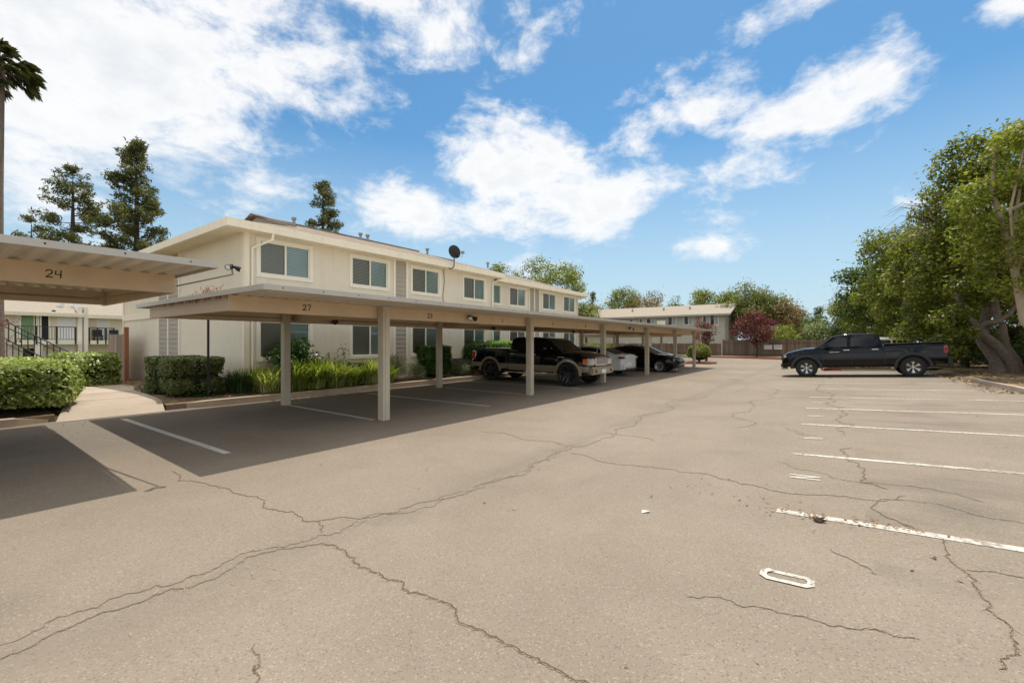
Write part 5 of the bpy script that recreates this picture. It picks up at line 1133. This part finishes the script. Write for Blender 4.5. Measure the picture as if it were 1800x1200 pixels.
# far carport in front of it
fc = empty('carport', (-22, 46, .15), 0, 'small tan carport in the distance in front of the olive-grey building', 'carport', 'tan carports')
def fcp(mb, name, m): o = mb.build(name, m, fc); o.data.transform(Matrix.Translation((22, -46, -.15))); return o
g = MB(); g.box(-34, -13.2, 44.6, 49.6, 2.55, 2.62); fcp(g, 'roof_deck', M_decktrim)
g = MB(); g.box(-34, -13.4, 45.4, 45.5, 2.28, 2.545); fcp(g, 'front_beam', mat('far_beam_tan', (.50, .38, .25), .6, .08)); g = MB(); g.box(-34, -13.4, 48.9, 49, 2.28, 2.545); fcp(g, 'rear_beam', M_tan)  # front beam has its own plain tan
for x_ in (-32, -26.5, -21, -15.5):
    for y_ in (45.3, 48.8): g = MB(); g.box(x_-.1, x_+.1, y_, y_+.1, 0, 2.54); fcp(g, 'post', M_post)

# ============================================================ LEFT BACKGROUND BUILDING (courtyard level lower)
lb = empty('apartment_building', (-50.3, 7.5, -.8), R(0), 'cream courtyard apartment building with balcony and open sliding door seen below the left carport', 'apartment building')
LX = -51.0
def lpp(mb, name, m, parent=None):
    o = mb.build(name, m, parent or lb); o.data.transform(Matrix.Translation((50.3, -7.5, .8))); return o
# local survey helper on plane X=LX
def atX(u, v, X):
    d_ = ray(u, v); t = X/d_[0]; return Vector((X, t*d_[1], H+t*d_[2]))
zf1 = atX(80, 598, LX).z; ze = atX(60, 549, LX).z
yL = atX(-120, 580, LX).y; yM = atX(137, 580, LX).y; yR = atX(225, 580, LX).y
g = MB(); g.box(LX-9, LX, yL, yM, -1, ze); g.box(LX-9, LX-1.3, yM, yR+4, -1, ze); lpp(g, 'wall', M_stucco)
g = MB(); sl2 = .32; zr2 = ze+sl2*5.5
g.add([(LX+.7, yL, ze-.05), (LX+.7, yM+.3, ze-.05), (LX-5, yM+.3, zr2), (LX-5, yL, zr2), (LX-10.5, yL, ze), (LX-10.5, yR+5, ze), (LX-5, yR+5, zr2), (LX-.6, yM+.3, ze), (LX-.6, yR+5, ze)], [(0, 1, 2, 3), (3, 6, 5, 4), (2, 7, 8, 6)]); lpp(g, 'roof', M_shingleL)
g = MB(); g.box(LX+.7, LX+.78, yL, yM+.3, ze-.28, ze-.02); g.box(LX-.6, LX-.52, yM+.3, yR+5, ze-.28, ze+.02); lpp(g, 'fascia', M_fascia)
g = MB()
a = atX(116, 556, LX)
for k in (0, .8):
    for (q, z_) in ((0, 0),): g.tube([(LX-1.5, a.y+k, ze+.5), (LX-1.5, a.y+k, ze+1.2), (LX-1.3, a.y+k+.2, ze+1.25)], .18, 8)
lpp(g, 'roof_vent', M_white)
g = MB(); a = atX(27, 598, LX); g.box(LX, LX+1.3, a.y-.3, yM, zf1-.32, zf1); g.box(LX-1.3, LX, yM, yR+4, zf1-.32, zf1); lpp(g, 'balcony_floor', M_trim)
def lwin(ua, ub, va_, vb_, m, name='window', X=LX, tr=.12):
    a = atX(ua, vb_, X); b = atX(ub, va_, X); f = MB()
    f.box(X, X+.04, a.y-tr, a.y, a.z, b.z+tr); f.box(X, X+.04, b.y, b.y+tr, a.z, b.z+tr); f.box(X, X+.04, a.y, b.y, b.z, b.z+tr); w_ = lpp(f, name, M_trim)
    g = MB().box(X+.005, X+.02, a.y, b.y, a.z, b.z); lpp(g, 'pane', m, w_)
lwin(37, 61, 554, 597, M_green, 'sliding_door'); lwin(63, 69, 555, 597, M_vert, 'sliding_door'); lwin(70, 85, 555, 597, M_dark, 'sliding_door'); lwin(104, 130, 554, 597, M_white, 'closet_door'); lwin(40, 75, 612, 640, M_tint); lwin(104, 128, 608, 640, M_white, 'closet_door')
lwin(173, 190, 559, 597, M_white, 'door', LX-1.3)
g = MB(); a = atX(137, 600, LX+.3); b = atX(155, 545, LX+.3); g.box(LX-1.3, LX+.3, a.y, a.y+.25, -1, b.z+.2); g.box(LX-1.3, LX+.3, b.y-.25, b.y, -1, b.z+.2); lpp(g, 'corner_board', M_trim)
g = MB(); z_ = -1
while z_ < b.z: g.add([(LX+.3, a.y+.25, z_), (LX+.3, b.y-.25, z_), (LX+.22, b.y-.25, z_+.28), (LX+.22, a.y+.25, z_+.28), (LX+.2, a.y+.25, z_), (LX+.2, b.y-.25, z_)], [(0, 1, 2, 3), (4, 5, 1, 0)]); z_ += .28
lpp(g, 'siding_panel', M_siding)
def rail(X, ya, yb, z0, nm='balcony_railing'):
    g = MB(); y_ = ya; h_ = 1.05
    g.box(X-.02, X+.02, ya, yb, z0+h_, z0+h_+.05); g.box(X-.015, X+.015, ya, yb, z0+.08, z0+.11)
    while y_ <= yb: g.box(X-.01, X+.01, y_-.012, y_+.012, z0+.1, z0+h_); y_ += .16
    y_ = ya
    while y_ <= yb+.1: g.box(X-.04, X+.04, y_-.05, y_+.05, z0-.3, z0+h_+.03); y_ += (yb-ya)/3
    lpp(g, nm, M_iron)
a = atX(27, 598, LX+1.3); b = atX(133, 598, LX+1.3); rail(LX+1.3, a.y, b.y, zf1)
a = atX(157, 598, LX); b = atX(200, 598, LX); rail(LX-.02, a.y, b.y, zf1)
g = MB(); a = atX(61, 620, LX+1.2); g.box(LX+1, LX+1.25, a.y, a.y+.4, -1, zf1-.3); lpp(g, 'pier', M_trim)
g = MB(); g.lathe([(0, 0), (.12, 0), (.12, .2), (0, .25)], 8, Matrix.Translation((LX+.1, atX(94, 555, LX).y, zf1+2.2))); lpp(g, 'porch_lamp', M_iron)
# two chairs glimpsed on the balcony
for u_, lab in ((172, 'dark chair on the far courtyard balcony, left of the stair rail'), (202, 'dark chair on the far courtyard balcony, nearest to the apartment end wall')):
    a = atX(u_, 592, LX-.8); r_ = empty('patio_chair', (LX-.8, a.y, zf1), 0, lab, 'chair', 'chairs on the courtyard balcony')
    g = MB(); g.box(-.3, .3, -.3, .3, .35, .45); g.build('seat', M_iron, r_); g = MB(); g.box(-.32, -.24, -.3, .3, .45, .95); g.build('backrest', M_iron, r_)
    for sx in (-.25, .25):
        for sy in (-.25, .25): g = MB(); g.box(sx-.03, sx+.03, sy-.03, sy+.03, 0, .35); g.build('leg', M_iron, r_)
# stair railing crossing in front (descends to the right)
SD = 27.0
A = atD(-30, 545, SD); B = atD(128, 622, SD); A2 = atD(-30, 556, SD); B2 = atD(118, 625, SD)
sr = empty('stair_railing', (B.x, B.y, -.4), 0, 'black iron stair handrail sloping down to the right behind the hedge', 'railing', 'courtyard stair handrails')
sr2 = None
def srail(root, A, B, A2, B2, n):
    o = Vector(root.location); g = MB(); g.tube([A-o, B-o], .035, 6); g.build('top_rail', M_iron, root); g = MB(); g.tube([A2-o, B2-o], .03, 6); g.build('lower_rail', M_iron, root); g = MB()
    for i in range(n+1):
        t = i/n; p = A.lerp(B, t)-o; g.box(p.x-.025, p.x+.025, p.y-.025, p.y+.025, p.z-1.15, p.z)
    g.build('balusters', M_iron, root)
srail(sr, A, B, A2, B2, 14)
A = atD(-30, 575, SD+2); B = atD(75, 628, SD+2); A2 = atD(-30, 584, SD+2); B2 = atD(66, 632, SD+2)
sr2 = empty('stair_railing', (B.x, B.y, -.4), 0, 'shorter black iron stair handrail behind the first one at the left edge', 'railing', 'courtyard stair handrails'); srail(sr2, A, B, A2, B2, 10)

# ============================================================ TREES
# right-hand row
def T(u, vt, vb, Y, hw_, m, bark, label, n, per, leaf, cr, seed, basex=None, cat='tree', group=None, tr=.22, trunk=None, zbase=.43, lowcut=-.8, depth=None, limbs=7, outer=.35):
    c = atY(u, (vt+vb)/2, Y); ctr = ray(u, vb); f_ = -c.x*S_+Y*C_; rx = hw_/F*f_; rz_ = (vb-vt)/2/F*f_
    bx = basex if basex is not None else c.x
    return broad_tree('tree', (bx, Y, zbase), tuple(c), (rx*.96, (depth or rx)*.96, rz_*.96), m, bark, label, cat, group, n, cr, per, leaf, tr, limbs, lowcut, trunk, seed, outer)
GR = 'row of trees along the right-hand fence'
T(1745, 222, 598, 27.5, 108, L_treeR, M_bark, 'tall dark broadleaf tree with a thick twisted double trunk at right', 185, 540, .165, (.36, .80), 31, basex=5.3, group=GR, trunk=[(.0, -1.4, -.1), (-.05, -1.3, .5), (-.45, -1.2, 1.3), (-.35, -1.2, 2.2), (-.1, -.9, 3.2), (0, 0, 5)], tr=.27, depth=2.4, limbs=10, lowcut=-.75)
T(1806, 208, 540, 22, 100, L_treeY, M_barkP, 'tree with smooth pale trunk and yellow-green leaves at the right edge', 105, 700, .13, (.30, .62), 32, basex=6.0, group=GR, trunk=[(0, 0, -.1), (-.4, 0, .9), (-.97, 0, 2.0), (-1.15, .02, 3.5), (-1.45, .0, 5.1), (-1.7, 0, 6.4), (-1.6, 0, 8)], tr=.155, lowcut=-.9)
T(1668, 368, 640, 31.5, 102, L_treeR, M_bark, 'wide dark green tree behind the tail of the black pickup', 150, 520, .165, (.38, .80), 33, group=GR, basex=5.2, depth=2.4, tr=.16, lowcut=-.95)
T(1605, 384, 620, 38, 78, L_treeR, M_barkD, 'dense green tree fourth in the right-hand row', 120, 360, .20, (.45, .90), 34, group=GR, basex=4.6, tr=.16, lowcut=-.95)
T(1557, 440, 608, 47, 62, L_treeD, M_barkD, 'dark tree fifth in the right-hand row with darker leaves', 100, 280, .22, (.5, .95), 35, group=GR, tr=.16, lowcut=-.95)
T(1590, 480, 595, 42, 45, L_treeY, M_barkD, 'low yellow-green tree in front of the dark one in the right-hand row', 70, 480, .14, (.4, .8), 38, group=GR, tr=.13, lowcut=-.95)
T(1527, 488, 612, 57, 48, L_treeY, M_barkD, 'yellow-green tree sixth in the right-hand row', 95, 280, .19, (.5, 1.0), 36, group=GR, tr=.16, lowcut=-.95)
T(1500, 520, 600, 68, 34, L_mixed, M_barkD, 'farthest and smallest tree of the right-hand row', 70, 200, .22, (.6, 1.1), 37, group=GR, tr=.16, lowcut=-.95)
# twisted companion trunk of the near tree: limbs that wrap
g = MB(); g.tube([(.35, .2, -.05), (.25, .1, .5), (-.15, 0, 1.1), (-.55, -.1, 1.55), (-.75, -.15, 1.75), (-.55, -.2, 2.0), (-.1, -.1, 2.1), (.2, 0, 2.4), (.5, 0, 3.1)], [.26, .19, .17, .15, .13, .12, .11, .09, .06], 12)
g.tube([(-.5, -.1, 1.6), (-.95, -.2, 2.2), (-1.3, -.2, 3.0), (-1.5, -.1, 4)], [.12, .10, .08, .05], 8); g.tube([(-.1, 0, 2.0), (-.2, 0, 2.8), (-.3, 0, 3.8), (-.2, 0, 5)], [.13, .11, .09, .06], 8)
g.tube([(.55, .3, -.05), (.42, .2, .5), (.1, .1, 1.2), (0, 0, 2)], [.18, .14, .12, .10], 9)
rt = bpy.data.objects['tree']; g.build('limb', M_bark, rt, loc=(.05, -1.6, 0))
# leaves that hang low in front of the trunks
rt_ = rt.location.copy(); cs_ = []; rs_l = []
for (u_, v_, k_) in [(1655, 560, .55), (1690, 545, .6), (1672, 590, .5), (1712, 520, .6), (1700, 585, .4), (1735, 505, .5), (1765, 500, .55), (1790, 520, .5), (1650, 600, .45), (1690, 500, .6), (1725, 470, .6), (1780, 470, .6), (1685, 618, .35), (1795, 560, .35)]:
    p_ = atY(u_, v_, 25.4+random.uniform(-.5, .8)); cs_.append(tuple(p_-rt_)); rs_l.append(k_)
Cl, Nl = clumps(cs_, rs_l, 900, .8, .3); leaf_mesh('low_foliage', Cl, Nl, .15*(.6+.8*np.random.rand(len(Cl))), L_treeR, rt)
# bare twigs on the left of the tall tree
g = MB(); rnd = random.Random(5)
for i in range(26):
    a = Vector((-1.6+rnd.uniform(-.4, .4), rnd.uniform(-1, .5), rnd.uniform(5.8, 7.6))); b = a+Vector((-rnd.uniform(.6, 1.3), rnd.uniform(-.2, .2), rnd.uniform(0, .5))); c = b+Vector((-rnd.uniform(.3, .7), 0, -rnd.uniform(.1, .5)))
    g.tube([a, b, c], [.016, .010, .004], 4)
g.build('bare_twigs', M_bark, rt)
# understory bushes below the row
for i, (x_, y_, r_, h_, lab) in enumerate([(5.9, 30.5, .9, 1.3, 'dark bush at the foot of the right-hand trees, beside the pickup tail'), (6.2, 28.3, .8, 1.1, 'dark bush just left of the twisted trunk'), (6.3, 24.6, .6, .9, 'small dark bush right of the twisted trunk'), (5.6, 34.5, 1.2, 1.9, 'bush in deep shade beyond the pickup tail'), (6.4, 32.0, 1.3, 2.6, 'tall dark bush against the right-hand board fence'), (6.5, 26.4, .9, 2.4, 'tall dark bush behind the twisted trunk against the fence'), (5.4, 40, 1.6, 2.4, 'dark bush between the fourth and fifth right-hand trees')]):
    shrub('shade_bush', (x_, y_, .43), r_, h_, L_treeD, lab, 40, 420, .10, 'bush', seed=60+i)
# behind the rear fence
GB_ = 'trees beyond the rear fence and far roof'
T(1095, 506, 600, 78, 38, L_treeR, M_barkD, 'green tree above the left part of the far pale roof', 80, 80, .30, (.8, 1.6), 41, group=GB_, zbase=0)
T(1143, 512, 600, 76, 38, L_brown, M_barkD, 'rusty brown tree above the far pale roof', 85, 80, .28, (.7, 1.3), 42, group=GB_, zbase=0, outer=.2)
T(1187, 520, 600, 80, 20, L_mixed, M_barkD, 'thin olive tree right of the rusty brown one above the far roof', 45, 70, .3, (.6, 1.2), 43, group=GB_, zbase=0)
T(1236, 502, 600, 74, 28, L_treeR, M_barkD, 'dark green tree above the middle of the far roof', 70, 100, .28, (.6, 1.2), 44, group=GB_, zbase=0)
T(1278, 514, 600, 76, 30, L_treeY, M_barkD, 'light green tree behind the gable end of the far roof', 75, 90, .3, (.7, 1.3), 45, group=GB_, zbase=0)
T(1328, 496, 600, 66, 50, L_mixed, M_barkD, 'large drooping olive and rust-coloured tree right of the far gable', 170, 130, .24, (.6, 1.2), 46, group=GB_, zbase=0, outer=.2)
T(1382, 522, 600, 64, 28, L_brown, M_barkD, 'rust-coloured tree at the right of the olive one', 90, 130, .22, (.45, .95), 47, group=GB_, zbase=0, outer=.1)
T(1370, 570, 605, 60, 30, L_treeY, M_barkD, 'low bright green tree just above the two signs', 40, 140, .2, (.5, .9), 48, group=GB_, zbase=0)
T(1420, 550, 600, 95, 22, L_treeD, M_barkD, 'small dark round tree at the gap in the skyline', 45, 60, .35, (.8, 1.5), 49, group=GB_, zbase=0)
T(1432, 572, 606, 70, 50, L_grey, M_barkD, 'grey-green bushy tree above the fence left of the black pickup', 70, 90, .28, (.7, 1.3), 50, group=GB_, zbase=0)
# behind the main building
T(882, 456, 520, 60, 26, L_treeR, M_barkD, 'small green tree top rising over the roof beside the step in the eave', 40, 70, .3, (.6, 1.1), 51, zbase=0)
T(938, 445, 530, 62, 27, L_treeR, M_barkD, 'tall green tree top over the far part of the apartment roof', 45, 70, .3, (.6, 1.2), 52, zbase=0)
T(985, 462, 545, 60, 50, L_treeY, M_barkD, 'broad light green tree top at the far end of the apartment roof', 95, 75, .3, (.7, 1.3), 53, zbase=0)
T(1030, 530, 575, 58, 24, L_treeR, M_barkD, 'low green tree right of the far end of the apartment building', 40, 90, .26, (.6, 1.0), 54, zbase=0)
# purple plums
plum = T(1330, 548, 605, 53, 33, L_plum, M_barkD, 'round purple-leaved plum tree in front of the rear fence', 90, 260, .15, (.3, .65), 55, cat='plum tree', zbase=.12, tr=.12, group='purple plum trees')
T(1241, 562, 606, 40.5, 19, L_plum, M_barkD, 'narrow purple-leaved plum tree behind the round bush', 45, 330, .13, (.22, .45), 56, cat='plum tree', zbase=.1, tr=.09, group='purple plum trees', outer=.15)
p_ = atY(1229, 632, 35.8)
hedge('round_bush', (p_.x, p_.y, .3), .80, .80, 1.22, L_treeY, 'round trimmed light green bush on the red-kerbed island', 9000, .085, rnd=.95, lump=.05, cat='bush', seed=57)
g = MB(); g.tube([(0, 0, -.15), (0, 0, .3)], .08, 8); g.build('trunk', M_barkD, bpy.data.objects['round_bush'])

# conifers
def conifer(name, base, h_, r_, m, label, seed, low=.2, tiers=26, per=420, tuft=.5, spread=1.0, cat='pine tree', group=None, shape=1.0, needle=.30):
    st = np.random.get_state(); np.random.seed(seed); rnd = random.Random(seed); root = empty(name, base, 0, label, cat, group)
    t = MB(); t.tube([(0, 0, 0), (rnd.uniform(-.1, .1), 0, h_*.4), (rnd.uniform(-.2, .2), 0, h_*.75), (0, 0, h_*.98)], [h_*.016, h_*.013, h_*.008, .02], 8); cs = []; rs = []
    for i in range(tiers):
        q = i/(tiers-1); z_ = h_*(low+(1-low)*q); L = r_*(1-q)**shape*(.75+.35*rnd.random())+.25
        for j in range(rnd.choice((3, 4, 4, 5))):
            a = rnd.uniform(0, 2*PI); ln = L*rnd.uniform(.55, 1.12); e = Vector((ln*math.cos(a), ln*math.sin(a), z_+ln*rnd.uniform(.05, .38))); s0 = Vector((0, 0, z_)); md = s0.lerp(e, .5)+Vector((0, 0, -.08*ln))
            t.tube([s0, md, e], [.035+.012*ln, .03, .012], 5); k = max(1, int(ln/ (tuft*.9)))
            for m_ in range(k+1):
                w_ = 1-m_*.8/(k+1)*.85; p = s0.lerp(e, w_)+Vector((rnd.gauss(0, .22*spread), rnd.gauss(0, .22*spread), rnd.uniform(-.05, .3))); cs.append(tuple(p)); rs.append(tuft*rnd.uniform(.5, 1.0))
    C, Nn = clumps(cs, rs, per, .8, .2); d_ = np.random.normal(size=C.shape); leaf_mesh('foliage', C, d_, needle*(.6+.8*np.random.rand(len(C))), m, root, aspect=.28)
    t.build('trunk', M_barkD, root); np.random.set_state(st); return root
p_ = atD(240, 602, 50); conifer('pine_tree', (p_.x, p_.y, -.8), 1.66+.8+344/780*50, 4.9, L_pine, 'tallest dark pine with a pointed top behind the left carport roof', 71, low=.25, tiers=26, per=150, tuft=.85, shape=.72, group='pine trees', needle=.42)
p_ = atD(128, 602, 52); conifer('pine_tree', (p_.x, p_.y, -.8), 1.66+.8+302/780*52, 5.4, L_pine, 'open-branched pine left of the tallest one', 73, low=.3, tiers=19, per=120, tuft=.85, shape=.55, group='pine trees', needle=.42)
p_ = atD(55, 602, 54); conifer('pine_tree', (p_.x, p_.y, -.8), 1.66+.8+215/780*54, 2.2, L_pine, 'small pine crown peeping over the left carport roof near the palm', 74, low=.55, tiers=7, per=120, tuft=.8, shape=.5, group='pine trees', needle=.42)
p_ = atD(568, 602, 42); conifer('pine_tree', (p_.x, p_.y, 0), 1.66+272/780*42, 2.4, L_pine, 'dense dark conifer rising behind the ridge of the apartment roof', 75, low=.3, tiers=24, per=260, tuft=.55, shape=.6, group='pine trees', needle=.3)
p_ = atD(1441, 602, 85); conifer('conifer_tree', (p_.x, p_.y, 0), 1.66+59/780*85, 1.9, L_treeD, 'small pointed dark conifer in the skyline gap at right', 76, low=.1, tiers=18, per=60, tuft=.6, cat='conifer', shape=.9, needle=.4)
p_ = atD(1042, 602, 80); conifer('conifer_tree', (p_.x, p_.y, 0), 1.66+84/780*80, 2.0, L_pine, 'small dark pointed conifer right of the far end of the apartment roof', 77, low=.1, tiers=16, per=60, tuft=.6, cat='conifer', shape=.9, needle=.4)

# palm
PD = 26.; pb = atD(-4, 602, PD); pt = Vector((atD(-2, 118, PD)))
pr_ = empty('palm_tree', (pb.x, pb.y, -.2), 0, 'tall fan palm cut off by the left edge of the frame', 'palm tree')
top = pt-Vector((pb.x, pb.y, -.2)); g = MB(); g.tube([(0, 0, 0), (0, 0, top.z*.3), (top.x*.3, top.y*.3, top.z*.6), tuple(top)], [.30, .24, .22, .24], 14); g.build('trunk', M_bark, pr_)
rnd = random.Random(9); fr = MB(); pet = MB()
for i in range(58):
    a = rnd.uniform(0, 2*PI); e = rnd.uniform(-.7, 1.3); dr = Vector((math.cos(a)*math.cos(e), math.sin(a)*math.cos(e), math.sin(e))); ln = rnd.uniform(.9, 1.4)
    q = top+dr*ln+Vector((0, 0, -.12*ln)); pet.tube([top+dr*.15, top+dr*ln*.6+Vector((0, 0, .05)), q], [.03, .02, .015], 4)
    up_ = Vector((0, 0, 1)); sd_ = dr.cross(up_).normalized() if abs(dr.z) < .99 else Vector((1, 0, 0)); nn = sd_.cross(dr).normalized()
    for k in range(24):
        b = -1.25+2.5*k/23; d2 = (dr*math.cos(b)+sd_*math.sin(b)).normalized(); l2 = rnd.uniform(.6, .85)*(1-.12*abs(b)); w_ = .035
        m1 = q+d2*l2*.55+nn*.03; tip = q+d2*l2*.9+Vector((0, 0, -.30*rnd.uniform(.5, 1.4))); wv = d2.cross(nn).normalized()*w_
        fr.add([q, m1-wv, tip, m1+wv], [(0, 1, 2), (0, 2, 3)])
fr.build('fronds', L_palm, pr_); pet.build('frond_stalks', M_barkD, pr_)
sk = MB(); 
for i in range(220):
    a = rnd.uniform(0, 2*PI); z_ = rnd.uniform(-1.3, .1); p0 = top+Vector((.2*math.cos(a), .2*math.sin(a), z_+.3)); p1 = p0+Vector((.28*math.cos(a), .28*math.sin(a), -rnd.uniform(.3, .8))); wv = Vector((-math.sin(a), math.cos(a), 0))*.04
    sk.add([p0-wv, p0+wv, p1+wv*.3, p1-wv*.3], [(0, 1, 2, 3)])
sk.build('dead_frond_skirt', mat('dead_fronds', (.17, .12, .075), .95, .3, 8), pr_)
# plum twig at left edge
shrub('plum_sapling', tuple(atD(-14, 602, 20)-Vector((0, 0, 1.7))), .9, 3.9, L_plum, 'purple-leaved sapling just entering the left edge below the carport', 40, 260, .09, 'plum tree', group='purple plum trees', seed=80)
